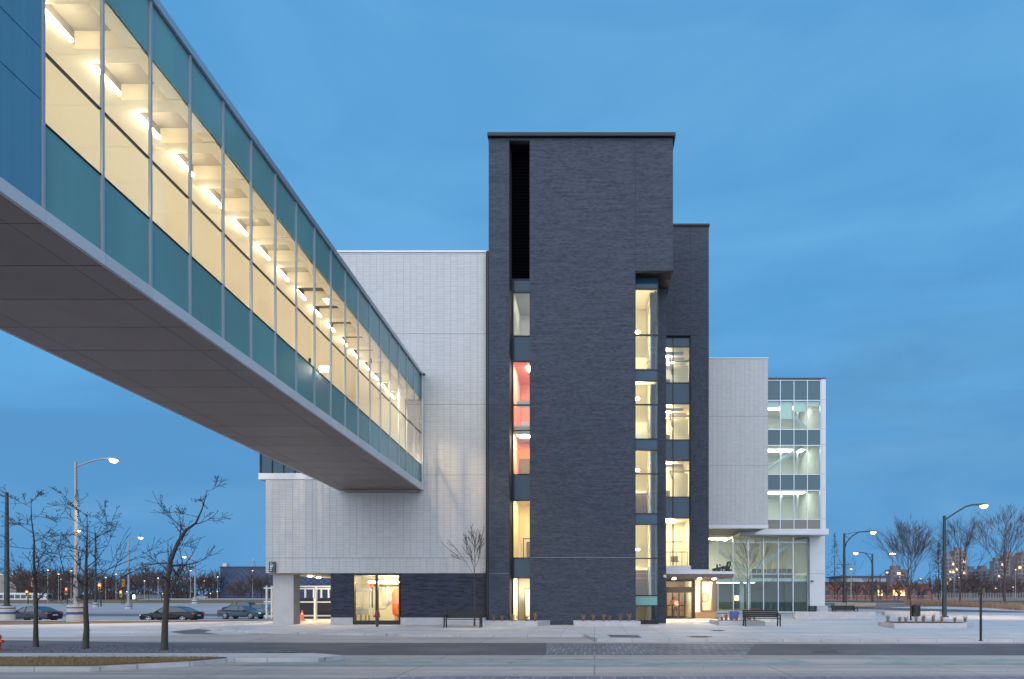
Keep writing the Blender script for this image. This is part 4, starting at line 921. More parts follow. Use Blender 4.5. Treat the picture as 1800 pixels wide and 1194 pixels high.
def wall_block(name, px0, px1, py, z, depth, label, m=M_stone):
    Y = F * H / (py - CY); b = MB()
    x0, x1 = XX(px0, Y), XX(px1, Y); c = .025
    b.box(-(x1 - x0) / 2, (x1 - x0) / 2, 0, depth, 0, z)
    o = tag(b.build(name, m), label, 'seat wall', 'concrete seat walls on the plaza'); o.location = ((x0 + x1) / 2, Y, lot_z((x0 + x1) / 2, Y) - .01)
    md = o.modifiers.new('edge', 'BEVEL'); md.width = c; md.segments = 2
    return o
wall_block('seat_wall', 1398, 1540, 1088.5, .55, .6, 'long pale concrete seat wall right of the glass hall')
wall_block('seat_wall', 1467, 1540, 1074, .42, .8, 'low seat wall with a tan timber end behind the young street tree', mat('tan timber and concrete', (.34, .27, .20), .8, var=.2))
wall_block('seat_wall', 1556, 1652, 1082, .36, .7, 'low concrete seat wall behind the black litter bin')
# litter bin, blue tub, posts
p = G(1609.5, 1084); t = thing('litter_bin', 'black litter bin standing beside the young tree on the plaza', 'bin', (p[0], p[1], 0))
MB().lathe([(.34, .05), (.37, .1), (.37, .88), (.33, .93)], n=20).build('body', M_blackfab, t, smooth=False); MB().lathe([(.38, .86), (.38, .90), (.2, 1.0), (.18, 1.0)], n=20).build('lid', M_blackfab, t)
MB().lathe([(.3, 0), (.3, .05)], n=16).build('foot', M_blackfab, t)
Yb = 46.5; t = thing('blue_tub', 'bright blue plastic tub in front of the glass hall', 'tub', (XX(1290, Yb), Yb, .0))
M_blue = mat('blue plastic', (.012, .085, .42), .4)
MB().add(*(lambda a, c, h: ([(-a, -a, 0.0), (a, -a, 0.0), (a, a, 0.0), (-a, a, 0.0), (-c, -c, h), (c, -c, h), (c, c, h), (-c, c, h)], [(0, 3, 2, 1), (0, 1, 5, 4), (1, 2, 6, 5), (2, 3, 7, 6), (3, 0, 4, 7)]))(.24, .31, .60)).build('body', M_blue, t)
b = MB(); c = .345
b.box(-c, c, -c, -c + .05, .58, .64); b.box(-c, c, c - .05, c, .58, .64); b.box(-c, -c + .05, -c + .051, c - .051, .58, .64); b.box(c - .05, c, -c + .051, c - .051, .58, .64); b.build('rim', M_blue, t)
p = G(1724, 1127); t = thing('sign_post', 'slim black post with a small sign seen edge on', 'sign post', (p[0], p[1], 0))
MB().tube((0, 0, 0), (0, 0, 2.0), .042, n=10).build('post', M_blackfab, t); MB().box(-.055, .055, -.03, .03, 1.75, 2.13).build('sign_box', M_blackfab, t); MB().box(.056, .15, -.02, .02, 1.74, 2.0).build('sign_plate', mat('olive sign plate', (.10, .08, .02), .6), t); MB().lathe([(.09, 0), (.09, .02)], n=12).build('base_plate', M_blackfab, t)
p = G(663, 1102); t = thing('standpipe', 'dark post with a red hose connection in front of the lit plant room window', 'standpipe', (p[0], p[1], 0))
MB().tube((0, 0, 0), (0, 0, .5), .085, n=12).build('pipe', M_darkmetal, t); MB().lathe([(.10, .5), (.12, .55), (.12, .75), (.09, .86), (.03, .9)], n=14).build('head', M_red, t)
for s in (-1, 1): MB().tube((0, -.05, .62), (s * .17, -.12, .58), .055, n=10).build('outlet', M_red, t)
p = G(2, 1146); t = thing('fire_hydrant', 'orange red hydrant at the edge of the mulch bed', 'hydrant', (p[0] - .12, p[1], .02))
M_hyd = mat('orange red enamel', (.55, .06, .02), .4)
MB().lathe([(.13, 0), (.13, .04), (.09, .06), (.09, .38), (.12, .40), (.11, .46), (.06, .52), (.02, .54)], n=14).build('barrel', M_hyd, t)
for s in (-1, 1): MB().tube((s * .08, 0, .3), (s * .17, 0, .3), .05, n=10).build('nozzle', M_hyd, t)
# passage furniture: steel gate frames, dark screen, cone
def gate(px0, px1, Y, label, rails, posts, m):
    z0 = 0.0; t = thing('steel_frame', label, 'frame', (XX((px0 + px1) / 2, Y), Y, z0)); xc = XX((px0 + px1) / 2, Y)
    for r in rails: MB().box(XX(px0, Y) - xc, XX(px1, Y) - xc, -.04, .04, ZZ(r, Y) - .05, ZZ(r, Y) + .05).build('rail', m, t)
    for q, a, c in posts: MB().box(XX(q, Y) - xc - .06, XX(q, Y) - xc + .06, -.06, .06, max(0, ZZ(c, Y)), ZZ(a, Y)).build('post', m, t)
    return t
M_galv = mat('galvanised frame', (.40, .41, .42), .45, .5)
gate(464, 482, 46, 'pale steel frame standing left of the concrete pier', (1034, 1058, 1083), ((469, 1030, 1088), (478, 1030, 1088)), M_galv)
gate(520, 584, 48.5, 'pale steel gate frame across the passage behind the pier', (1031, 1035, 1058.5, 1082.5), ((525, 1035, 1051), (537, 1035, 1051), (552, 1035, 1051), (565, 1035, 1051), (578, 1035, 1051), (556, 1031, 1092)), M_galv)
t = tag(MB().box(XX(518, 49.5), XX(586, 49.5), 49.45, 49.5, 0, ZZ(1052, 49.5)).build('privacy_screen', M_blackmetal), 'black screen closing the lower half of the passage', 'screen')
t = tag(MB().box(-.05, .05, -.05, .05, 0, 1.55).build('gate_post', M_cream), 'pale painted post in the passage opening', 'post'); t.location = (XX(553.5, 45), 45, 0)
t = thing('traffic_cone', 'orange traffic cone in the lit passage behind the pier', 'cone', (XX(531, 45.5), 45.5, 0))
MB().lathe([(.15, .03), (.035, .72)], n=14).build('cone', mat('cone orange', (.75, .10, .03), .5), t); MB().box(-.2, .2, -.2, .2, 0, .03).build('base', MATS['cone orange'], t); MB().lathe([(.082, .44), (.064, .55)], n=14).build('band', M_white_panel, t)
part(MB().lathe([(.12, 0), (.12, .03)], (XX(545, 43), 43, wz0 - .085), 12), 'passage_downlight', emit('passage downlight', (1, .70, .36), 900))
part(MB().lathe([(.12, 0), (.12, .03)], (XX(560, 46.5), 46.5, wz0 - .085), 12), 'passage_downlight', MATS['passage downlight'])

# manhole covers and drain on the sidewalk and in the road
for px, py, rx, ry, lab in ((1230, 1119.5, .55, .5, 'rust brown round cover in the sidewalk by the kerb ramp'), (1262, 1109, .4, .35, 'small dark round cover near the entrance paving'), (1452, 1140, .62, .3, 'dark drain grate at the edge of the asphalt')):
    gx, gy = G(px, py); z = .006 if py < 1130 else ROAD + .012
    b = MB(); b.add([(rx * math.cos(t), ry * math.sin(t), 0) for t in [k * math.pi / 12 for k in range(24)]], [tuple(range(24))])
    for k in range(-2, 3): b.box(-rx * .6, rx * .6, k * ry * .3 - .02, k * ry * .3 + .02, .001, .008)
    o = tag(b.build('manhole_cover', mat('cast iron rust', (.085, .06, .05), .7, var=.3)), lab, 'cover', 'covers in the ground'); o.location = (gx, gy, z)
gx, gy = G(1090, 1118)
structure(sheet('tactile_plate', [G(1066, 1116.0), G(1074, 1120.5), G(1128, 1121.2), G(1122, 1117)], mat('cast iron tactile plate', (.085, .085, .09), .7, var=.3), .006))

# ---------------------------------------------------------------- person walking in at the door
pp = G(1188, 1088)
def person():
    t = thing('person', 'person in tan jacket and dark jeans bending forward at the entrance door', 'person', (pp[0], pp[1], 0), R(8))
    me = bpy.data.meshes.new('body'); V = []; E_ = []; Rr = []
    def v(x, y, z, r): V.append((x, y, z)); Rr.append(r); return len(V) - 1
    pel = v(0, 0, .92, .15); w = v(0, .06, 1.05, .145); ch = v(0, .2, 1.28, .165); nk = v(0, .30, 1.42, .065); h1 = v(0, .36, 1.50, .085); h2 = v(0, .40, 1.60, .10)
    E_ += [(pel, w), (w, ch), (ch, nk), (nk, h1), (h1, h2)]
    for s, kx, ky, fy in ((-1, .0, .12, -.02), (1, 0, -.02, -.22)):
        hp = v(s * .09, 0, .86, .105); kn = v(s * .10, ky, .48, .07); an = v(s * .10, fy + .02, .09, .045); to = v(s * .11, fy + .18, .04, .04)
        E_ += [(pel, hp), (hp, kn), (kn, an), (an, to)]
        sh = v(s * .19, .22, 1.34, .075); el = v(s * .27, .24, 1.06, .055); wr = v(s * .22, .44, .98, .04); ha = v(s * .20, .52, .98, .035)
        E_ += [(ch, sh), (sh, el), (el, wr), (wr, ha)]
        for k in range(4):
            f1 = v(s * (.18 + k * .016), .59, .99 - k * .012, .011); f2 = v(s * (.175 + k * .016), .62, .965 - k * .012, .009); E_ += [(ha, f1), (f1, f2)]
        th = v(s * .16, .55, 1.01, .011); E_.append((ha, th))
    me.from_pydata(V, E_, []); o = bpy.data.objects.new('body', me); COL.objects.link(o)
    sk = o.modifiers.new('skin', 'SKIN'); sk.use_smooth_shade = True; o.modifiers.new('sub', 'SUBSURF').levels = 1
    for i, d in enumerate(me.skin_vertices[0].data): d.radius = (Rr[i], Rr[i]); d.use_root = (i == 0)
    bpy.context.view_layer.update()
    fm = bpy.data.meshes.new_from_object(o.evaluated_get(bpy.context.evaluated_depsgraph_get())); bpy.data.objects.remove(o)
    mats = [mat('tan jacket', (.32, .17, .07), .8), mat('dark denim', (.035, .04, .07), .85), mat('skin', (.45, .26, .18), .6), mat('dark hair', (.05, .03, .02), .7), mat('brown shoe', (.10, .05, .03), .7)]
    fm.materials.clear()
    for m in mats: fm.materials.append(m)
    for p in fm.polygons:
        c = p.center
        p.material_index = 4 if c.z < .075 else 1 if c.z < .93 and abs(c.x) < .2 and c.y < .3 else 3 if c.z > 1.53 and c.y < .45 else 2 if (c.z > 1.44 or c.y > .50) else 0
        p.use_smooth = True
    o = link('body', fm, t)
    return t
person()
t = thing('backpack', 'pink and grey backpack on the back of the person at the door', 'backpack', (pp[0], pp[1], 0), R(8))
b = MB(); b.lathe([(.04, -.25), (.15, -.22), (.17, -.05), (.165, .12), (.12, .22), (.03, .25)], n=14)
o = b.build('bag', mat('pink nylon', (.50, .24, .25), .7), t, smooth=True); o.location = (0, -.02, 1.18); o.rotation_euler = (R(-35), 0, 0); o.scale = (1.05, .75, 1)
for s in (-1, 1): MB().path([(s * .1, -.0, 1.30), (s * .12, .2, 1.46), (s * .12, .36, 1.36)], .018, 6).build('strap', mat('grey webbing', (.2, .2, .22), .8), t)

# ---------------------------------------------------------------- bare trees
def grow(b, rnd, p, d, L, r, depth, spread, up, kids, twig, nseg=3):
    pts = [p]; rs = [r]; q = p.copy(); dd = d.copy()
    for i in range(nseg):
        dd = (dd + Vector((rnd.uniform(-1, 1), rnd.uniform(-1, 1), rnd.uniform(-1, 1))) * .16 + Vector((0, 0, up))).normalized()
        q = q + dd * (L / nseg); pts.append(q.copy()); rs.append(max(twig, r * (1 - .62 * (i + 1) / nseg)))
    b.path(pts, rs, 6 if r > .03 else 4 if r > .012 else 3)
    if depth <= 0: return
    for k in range(kids):
        f = rnd.uniform(.28, 1.0) if k else 1.0
        i = min(nseg - 1, int(f * nseg)); base = pts[i].lerp(pts[i + 1], f * nseg - i) if f < 1 else pts[-1]
        dirn = (pts[i + 1] - pts[i]).normalized(); a = rnd.uniform(0, 6.283)
        o = dirn.orthogonal().normalized(); o = (Matrix.Rotation(a, 3, dirn) @ o)
        sp = spread * rnd.uniform(.6, 1.25) * (.45 if k == 0 else 1)
        nd = (dirn * math.cos(sp) + o * math.sin(sp)).normalized()
        grow(b, rnd, base, nd, L * rnd.uniform(.5, .78), max(twig, rs[i] * rnd.uniform(.5, .7)), depth - 1, spread, up, kids, twig, nseg)
def bare_tree(name, label, loc, h, trunk_h, r, seed, limbs, L, depth=3, spread=.65, up=.08, kids=4, twig=.006, elev=(25, 60), lean=(0, 0), m=None, group=None, leader=True, spurs=0, custom=None):
    rnd = random.Random(seed); t = thing(name, label, 'tree', loc, 0, group); m = m or M_bark
    top = Vector((lean[0], lean[1], h)); tp = [Vector((0, 0, -.05)), Vector((0, 0, .06))]; tr = [r * 1.5, r * 1.1]
    n = 7
    for i in range(1, n + 1):
        f = i / n; tp.append(Vector((lean[0] * f * f + rnd.uniform(-.03, .03) * h * .2, lean[1] * f * f + rnd.uniform(-.03, .03) * h * .2, h * f if leader else trunk_h * f))); tr.append(max(twig * 1.1, r * (1 - (.94 if leader else .35) * f)))
    if custom: tp, tr = [Vector(c[:3]) for c in custom], [c[3] for c in custom]
    MB().path(tp, tr, 9).build('trunk', m, t, smooth=True)
    b = MB()
    def on_trunk(z):
        for i in range(len(tp) - 1):
            if tp[i].z <= z <= tp[i + 1].z:
                f = (z - tp[i].z) / max(1e-6, tp[i + 1].z - tp[i].z); return tp[i].lerp(tp[i + 1], f), tr[i] + (tr[i + 1] - tr[i]) * f
        return tp[-1], tr[-1]
    zmax = tp[-1].z
    for k in range(limbs):
        f = (k + rnd.uniform(0, .8)) / limbs
        z = trunk_h + (zmax - trunk_h) * f if leader or custom else trunk_h * (.82 + .18 * f)
        p, rr = on_trunk(min(z, zmax - .01)); a = k * 2.4 + rnd.uniform(-.4, .4); e = R(rnd.uniform(*elev))
        d = Vector((math.cos(a) * math.cos(e), math.sin(a) * math.cos(e), math.sin(e)))
        LL = L * rnd.uniform(.75, 1.15) * ((1.0 - .62 * f) if leader else 1)
        grow(b, rnd, p, d, LL, max(twig, rr * rnd.uniform(.45, .62)), depth, spread, up, kids, twig)
    if spurs:
        V0 = list(b.v)
        for _ in range(spurs):
            c = Vector(rnd.choice(V0)); d = Vector((rnd.uniform(-1, 1), rnd.uniform(-1, 1), rnd.uniform(.2, 1))).normalized() * rnd.uniform(.05, .13)
            b.path([c, c + d * .7, c + d], [.006, .008, .012], 3)
    b.build('crown', m, t)
    return t
tg = 'bare trees in the mulch bed'
def tl(px, py): g = G(px, py, .02); return (g[0], g[1], 0.02)
bare_tree('bare_tree', 'small bare tree with a straight central leader, leftmost in the mulch bed', tl(63, 1138), 4.9, 1.35, .075, 11, 14, 1.2, 2, .75, -.01, 4, .0065, (5, 40), (-.15, 0), group=tg, spurs=320)
bare_tree('bare_tree', 'bare tree with wide spreading branches, middle one in the mulch bed', tl(150, 1141), 4.25, 1.5, .09, 23, 13, 1.55, 2, .7, .0, 4, .0065, (5, 40), (.1, 0), group=tg, spurs=420)
bare_tree('bare_tree', 'crooked bare tree leaning to the right with a forked top beside the black car', tl(289, 1143), 4.2, 1.5, .115, 37, 12, 1.05, 2, .75, .02, 4, .0065, (5, 50), group=tg, spurs=160,
          custom=[(0, 0, -.05, .14), (0, 0, .08, .1), (.02, 0, .9, .085), (.06, .02, 1.6, .078), (.1, 0, 2.2, .07), (.22, -.03, 2.8, .065), (.42, 0, 3.35, .05), (.62, .03, 3.7, .042), (.98, 0, 3.95, .032), (1.16, 0, 4.35, .02), (1.28, 0, 4.75, .012), (1.33, 0, 5.0, .006)])
p = G(834, 1100.2); bare_tree('young_tree', 'slim young bare tree behind the bench against the base wall', (p[0], p[1], 0), 4.9, 2.5, .05, 5, 10, 1.5, 2, .45, .08, 3, .013, (40, 65))
Yt = 47.5; bare_tree('young_tree', 'slim young bare tree in front of the glass hall by the blue tub', (XX(1314, Yt), Yt, 0), 5.0, 1.9, .045, 8, 15, 1.7, 2, .4, .06, 3, .007, (32, 60))
p = G(1601, 1098); bare_tree('young_tree', 'young bare tree with a vase shaped crown rising from the angular planter', (p[0], p[1], .2), 4.7, 1.65, .05, 9, 15, 2.1, 3, .38, .06, 4, .0045, (35, 68))
p = gpos(1467, 1083) ; bare_tree('young_tree', 'thin sapling beyond the long seat wall near the curved street lamp', (XX(1488, 55), 55, 0), 4.4, 2.4, .035, 14, 8, 1.3, 2, .5, .06, 3, .005, (35, 60))
rg = 'bare trees along the avenue'
Yr = 74; bare_tree('street_tree', 'large bare street tree with a broad fan of twigs at the right edge', (XX(1766, Yr), Yr, lot_z(40, Yr)), 8.6, 2.5, .16, 31, 16, 4.1, 3, .36, .05, 4, .009, (38, 70), m=M_bark_far, group=rg)
Yr = 80; bare_tree('street_tree', 'bare street tree behind the tall street lamp on the right', (XX(1688, Yr), Yr, lot_z(40, Yr)), 7.9, 2.3, .13, 32, 15, 3.7, 3, .36, .05, 4, .009, (38, 68), m=M_bark_far, group=rg)
Yr = 84; bare_tree('street_tree', 'bare street tree half hidden behind the young planter tree', (XX(1596, Yr), Yr, lot_z(40, Yr)), 7.6, 2.3, .12, 33, 14, 3.6, 3, .36, .05, 4, .011, (38, 68), m=M_bark_far, group=rg)

# far leafless wood on the left: a few tree meshes shared by many trees, one mass
def far_tree_mesh(seed, h):
    rnd = random.Random(seed); b = MB(); b.path([(0, 0, -.5), (0, 0, h * .35), (rnd.uniform(-.3, .3), 0, h * .6)], [.22, .16, .1], 5)
    for k in range(9):
        a = k * 2.4; e = R(rnd.uniform(35, 75)); d = Vector((math.cos(a) * math.cos(e), math.sin(a) * math.cos(e), math.sin(e)))
        grow(b, rnd, Vector((0, 0, h * rnd.uniform(.25, .55))), d, h * .42, .09, 2, .45, .05, 4, .045, 2)
    return b.mesh('bare_far_tree', M_bark_far)
FT = [far_tree_mesh(60 + k, 7 + k) for k in range(4)]
rnd = random.Random(3); k = 0
def far_trees(px0, px1, Y0, Y1, n, group, lab, hs=1.0):
    for i in range(n):
        px = px0 + (px1 - px0) * (i + rnd.uniform(.1, .9)) / n; Y = rnd.uniform(Y0, Y1)
        o = link('far_tree', rnd.choice(FT)); tag(o, lab, 'tree', group); s_ = hs * rnd.uniform(.7, 1.25)
        o.location = (XX(px, Y), Y, lot_z(XX(px, Y), Y) - .2); o.rotation_euler = (0, 0, rnd.uniform(0, 6)); o.scale = (s_ * 1.2, s_ * 1.2, s_)
far_trees(30, 400, 285, 340, 60, 'distant leafless trees beyond the car park', 'distant leafless tree in the brown belt beyond the car park', 1.15)
far_trees(400, 480, 262, 285, 12, 'leafless trees before the diamond building', 'leafless tree in front of the dark diamond patterned building', .8)
far_trees(1470, 1640, 125, 160, 16, 'scrubby trees before the low brick building', 'scrubby leafless tree in front of the low brick building', .42)
far_trees(1640, 1800, 300, 420, 30, 'distant trees below the apartment towers', 'distant leafless tree at the foot of the apartment towers', .9)
def thicket(px0, px1, Y, n, h, label, seed):
    b = MB(); rr = random.Random(seed)
    for i in range(n):
        px = rr.uniform(px0, px1); y = Y + rr.uniform(-6, 6); x = XX(px, y); z = lot_z(x, y) - .3; hh_ = h * rr.uniform(.45, 1.0) * (.8 + .2 * math.sin(px * .09 + seed)); w = rr.uniform(.25, .7); l = rr.uniform(-.8, .8)
        b.add([(x - w * .3, y, z), (x + w * .3, y, z), (x + w + l, y + .2, z + hh_ * .7), (x + l * 1.5, y, z + hh_)], [(0, 1, 2, 3)])
    o = stuff(b.build('far_wood', mat('leafless thicket', (.060, .042, .040), .95, island=.4))); o['label'] = label; o['category'] = 'wood'
thicket(-30, 480, 350, 2600, 6.0, 'far leafless wood that reads as one brown band behind the car park', 4)
thicket(1640, 1830, 440, 1100, 7.0, 'far leafless wood below the apartment towers at the right', 6)
def conifer(px, Y, h, label):
    rnd_ = random.Random(int(px)); t = thing('conifer', label, 'tree', (XX(px, Y), Y, lot_z(XX(px, Y), Y)))
    MB().tube((0, 0, 0), (0, 0, h * .95), .16, .03, 6).build('trunk', M_bark, t); b = MB()
    for i in range(420):
        z = h * (.1 + .9 * rnd_.random() ** 1.2); rr = (h - z) * .30 * rnd_.uniform(.35, 1.05) + .05; a = rnd_.uniform(0, 6.28)
        c = Vector((rr * math.cos(a), rr * math.sin(a), z)); d = Vector((math.cos(a), math.sin(a), -.35)) * .34; s = Vector((-math.sin(a), math.cos(a), 0)) * .16
        b.add([c - d, c + s, c + d, c - s], [(0, 1, 2, 3)])
    b.build('crown', mat('dark conifer', (.018, .028, .026), .9, island=.4), t)
conifer(1650, 150, 13, 'dark conifer beside the low brick building behind the tall street lamp')
conifer(37, 300, 17, 'dark distant conifer above the bus'); conifer(1467, 190, 19, 'thin dark conifer left of the curved street lamps')
# dry grasses along the avenue
b = MB(); rnd = random.Random(9)
for i in range(2600):
    px = rnd.uniform(1590, 1800); Y = 85 - (px - 1590) / 210 * 16 + rnd.uniform(-1.5, 2.5); x = XX(px, Y); z = lot_z(x, Y) - .05; h = rnd.uniform(.35, .9); a = rnd.uniform(0, 6.28)
    b.add([(x - .02, Y, z), (x + .02, Y, z), (x + .25 * math.cos(a) * h, Y + .25 * math.sin(a) * h, z + h)], [(0, 1, 2)])
o = stuff(b.build('dry_grass', M_straw)); o['label'] = 'reddish dry grasses along the verge of the avenue'; o['category'] = 'dry grass'
b = MB(); rnd = random.Random(19)
for i in range(9000):
    x = rnd.uniform(-19, -10.3); y = rnd.uniform(16.0, 18.1)
    if x > -12.2 and y < 16.1 + (x + 12.2) / 1.7 * 1.3: continue
    h = rnd.uniform(.03, .075); a = rnd.uniform(0, 6.28)
    b.add([(x - .006, y, .03), (x + .006, y, .03), (x + .04 * math.cos(a), y + .04 * math.sin(a), .03 + h)], [(0, 1, 2)])
o = stuff(b.build('lawn_grass', mat('dead grass blades', (.17, .115, .05), .9, island=.4))); o['label'] = 'short dead brown grass on the roadside strip'; o['category'] = 'grass'
b = MB(); rnd = random.Random(29)
for i in range(5000):
    x = rnd.uniform(-20, -9); y = rnd.uniform(19.82, 22.4 if x < -15 else 21.2 if x < -12 else 20.0); s = rnd.uniform(.015, .04); a = rnd.uniform(0, 3)
    c, d = math.cos(a) * s, math.sin(a) * s
    b.add([(x + c, y + d, .02), (x - d, y + c, .02), (x - c, y - d, .02), (x + d, y - c, .02), (x, y, .02 + s * .9)], [(0, 1, 4), (1, 2, 4), (2, 3, 4), (3, 0, 4)])
o = stuff(b.build('mulch_stones', mat('mulch stones', (.10, .10, .112), .9, island=.5))); o['label'] = 'loose dark stone mulch around the bare trees'; o['category'] = 'gravel'

# ---------------------------------------------------------------- street lamps
def street_lamp(label, base, h, arm, rise, m, r=.10, lit=1500, footing=None, style='cobra', group=None, head=1.0, banner=None):
    t = thing('street_lamp', label, 'street lamp', base, 0, group); z0 = 0.0
    if footing:
        fr_, fh = footing; fo = MB().lathe([(fr_, -.3), (fr_, fh)], n=20).build('concrete_footing', M_conc_w, t); z0 = fh
        MB().lathe([(fr_ + .006, fh * .38), (fr_ + .006, fh * .55)], n=20).build('blue_band', mat('blue band', (.03, .06, .16), .6), fo)
        MB().lathe([(fr_ + .006, fh * .80), (fr_ + .006, fh * .87)], n=20).build('grey_band', M_darkmetal, fo)
    MB().lathe([(r * 2.1, z0), (r * 2.1, z0 + .05), (r * 1.25, z0 + .08), (r * 1.15, z0 + .5), (r * .72, h), (0.01, h + .03)], n=12).build('pole', m, t, smooth=False)
    s = 1 if arm > 0 else -1; A = abs(arm)
    if style == 'cobra': pts = [(0, 0, h - .35), (s * A * .35, 0, h - .35 + rise * .5), (s * A * .65, 0, h - .35 + rise * .88), (s * A * .85, 0, h - .35 + rise), (s * A, 0, h - .35 + rise)]
    else: pts = [(0, 0, h - 2.0), (s * A * .10, 0, h - 1.1), (s * A * .32, 0, h - .35), (s * A * .62, 0, h + rise * .8), (s * A, 0, h + rise)]
    MB().path(pts, r * .42, 8).build('arm', m, t)
    if style != 'cobra':
        MB().path([(0, 0, h - .1), (s * A * .62, 0, h + rise * .8)], r * .2, 6).build('brace', m, t); MB().path([(0, 0, h - .2), (s * A * .25, 0, h - .7)], r * .18, 6).build('strut', m, t)
        MB().box(-.95, .95, -.02, .02, h * .56, h * .56 + .05).build('banner_arm', m, t)
    ex, ez = pts[-1][0], pts[-1][2]; q = head
    hd = MB().add([(ex - s * .1 * q, -.07 * q, ez - .04), (ex - s * .1 * q, .07 * q, ez - .04), (ex - s * .1 * q, .07 * q, ez + .07), (ex - s * .1 * q, -.07 * q, ez + .07),
                   (ex + s * .35 * q, -.16 * q, ez - .07), (ex + s * .35 * q, .16 * q, ez - .07), (ex + s * .35 * q, .13 * q, ez + .10), (ex + s * .35 * q, -.13 * q, ez + .10),
                   (ex + s * .75 * q, -.10 * q, ez - .06), (ex + s * .75 * q, .10 * q, ez - .06), (ex + s * .75 * q, .07 * q, ez + .02), (ex + s * .75 * q, -.07 * q, ez + .02)],
                  [(0, 1, 2, 3), (0, 4, 5, 1), (1, 5, 6, 2), (2, 6, 7, 3), (3, 7, 4, 0), (4, 8, 9, 5), (5, 9, 10, 6), (6, 10, 11, 7), (7, 11, 8, 4), (8, 11, 10, 9)]).build('lamp_head', m, t)
    if lit:
        b = MB(); b.lathe([(.02 * q, -.24 * q), (.16 * q, -.20 * q), (.26 * q, -.08 * q), (.27 * q, .0)], (ex + s * .48 * q, 0, ez - .05), 12); b.build('lens', M_lamp, t, smooth=True)
        if lit > 1:
            l = bpy.data.lights.new('lamp_light', 'SPOT'); l.energy = lit; l.color = (1, .74, .46); l.shadow_soft_size = .12; l.spot_size = R(96); l.spot_blend = .6
            lo = bpy.data.objects.new('lamp_light', l); COL.objects.link(lo); lo.parent = t; lo.location = (ex + s * .48 * q, 0, ez - .35)
    return t
g = gpos(133, 1090); SC = F / g.y
street_lamp('tall galvanised lamp on a banded concrete footing in the car park', g, (1090 - 812) / SC, 55 / SC, .55, M_pole, .125, 2600, (.52, 1.05))
g = gpos(12, 1088); SC = F / g.y
street_lamp('black lamp post on a concrete footing at the left edge of the car park', g, (1088 - 866) / SC, -2.4, .6, M_darkpole, .15, 0, (.5, .95))
g = gpos(168, 1066.5); SC = F / g.y
street_lamp('dark lamp post with a low concrete footing behind the middle tree', g, (1066 - 936) / SC, -24 / SC, .9, M_darkpole, .2, 1, (.6, 1.0), head=1.6)
g = gpos(226, 1070); SC = F / g.y
street_lamp('pale lamp post in the middle of the car park', g, (1070 - 946) / SC, 15 / SC, .5, M_pole, .16, 1, (.6, 1.0), head=1.4)
g = gpos(343, 1061.5); SC = F / g.y
street_lamp('far pale lamp post near the end of the car park', g, (1061 - 983) / SC, -14 / SC, 1.2, M_pole, .24, 1, (.9, 1.5), head=1.8)
g = G(1660, 1085); SC = F / g[1]
street_lamp('tall dark street lamp on the plaza right of the litter bin', (g[0], g[1], 0), (1085 - 907) / SC, 58 / SC, 1.25, M_darkpole, .155, 1800, head=1.1)
Yl = 82.; SC = F / Yl; zb = lot_z(30, Yl)
street_lamp('curved arm street lamp nearest the white corner column', (XX(1484, Yl), Yl, zb), ZZ(938, Yl) - zb, 42 / SC, .25, M_darkpole, .17, 1800, style='curve', head=1.3)
Yl = 108.; SC = F / Yl; zb = lot_z(30, Yl)
street_lamp('curved arm street lamp with its arm turned to the building', (XX(1533.5, Yl), Yl, zb), ZZ(974, Yl) - zb, -22 / SC, .25, M_darkpole, .17, 1, style='curve', head=1.4)
Yl = 170.; SC = F / Yl
street_lamp('small distant street lamp in front of the low brick building', (XX(1547, Yl), Yl, .8), ZZ(1010, Yl) - .8, 9 / SC, 1.0, M_darkpole, .16, 1, head=1.0)
Yl = 290.; t = thing('light_mast', 'tall distant mast with a crossbar of lights above the trees', 'light mast', (XX(1569, Yl), Yl, .85))
MB().tube((0, 0, 0), (0, 0, ZZ(973, Yl) - .85), .35, .2, 8).build('mast', mat('red brown mast', (.22, .09, .07), .6), t); zt = ZZ(973, Yl) - .85
MB().box(-1.2, 1.2, -.3, .3, zt, zt + .35).build('crossbar', M_darkmetal, t)
for k in (-.9, 0, .9): MB().lathe([(.05, -.5), (.3, -.35), (.38, 0)], (k, 0, zt), 10).build('lamp', emit('pinkish lamp', (1, .66, .5), 12), t)
# lines of small distant lamps: one per light seen in the photograph
FL = [(84, 1002, 200), (103, 1009, 230), (107, 1018, 290), (125, 1003, 190), (186, 1015, 280), (204, 1009, 260), (254, 1021, 270), (263, 1015, 330), (278, 1016, 240), (301, 1018, 300), (335, 1003, 230), (359, 1021, 300), (383, 1014, 280), (382, 1040, 290), (444, 1003, 262), (223, 1040, 275), (245, 1042, 300), (286, 1043, 300), (370, 1043, 300),
      (1496, 1000, 130), (1582, 1014, 210), (1597, 1005, 240), (1618, 1017, 260), (1655, 1010, 260), (1677, 1006, 250), (1686, 1015, 300), (1706, 1028, 420), (1785, 1001, 230), (1781, 1032, 300), (1707, 1034, 330)]
def far_lamp_tree(h):
    t = thing('distant_lamp', 'x', 'street lamp'); MB().tube((0, 0, 0), (0, 0, h), .12, .08, 6).build('pole', M_pole, t)
    MB().box(-.25, .25, -.2, .2, h, h + .18).build('lamp_head', M_darkmetal, t)
    MB().lathe([(.08, -.2), (.22, -.1), (.22, 0)], (0, 0, h), 10).build('lens', emit('distant lamp lens', (1, .66, .36), 2.2), t); return t
near = {True: 'among the lights of the car park', False: 'among the lights along the avenue'}
marks = ['low', 'mid height', 'tall']
for i, (px, py, Y) in enumerate(FL):
    x = XX(px, Y); z = lot_z(x, Y); h = ZZ(py, Y) - z; left = px < 900
    t = far_lamp_tree(h); t.location = (x, Y, z); t['group'] = 'distant lamps ' + near[left]
    t['label'] = 'small distant lit lamp ' + near[left] + (', above the tree belt' if py < 1020 else ', low against the tree belt')
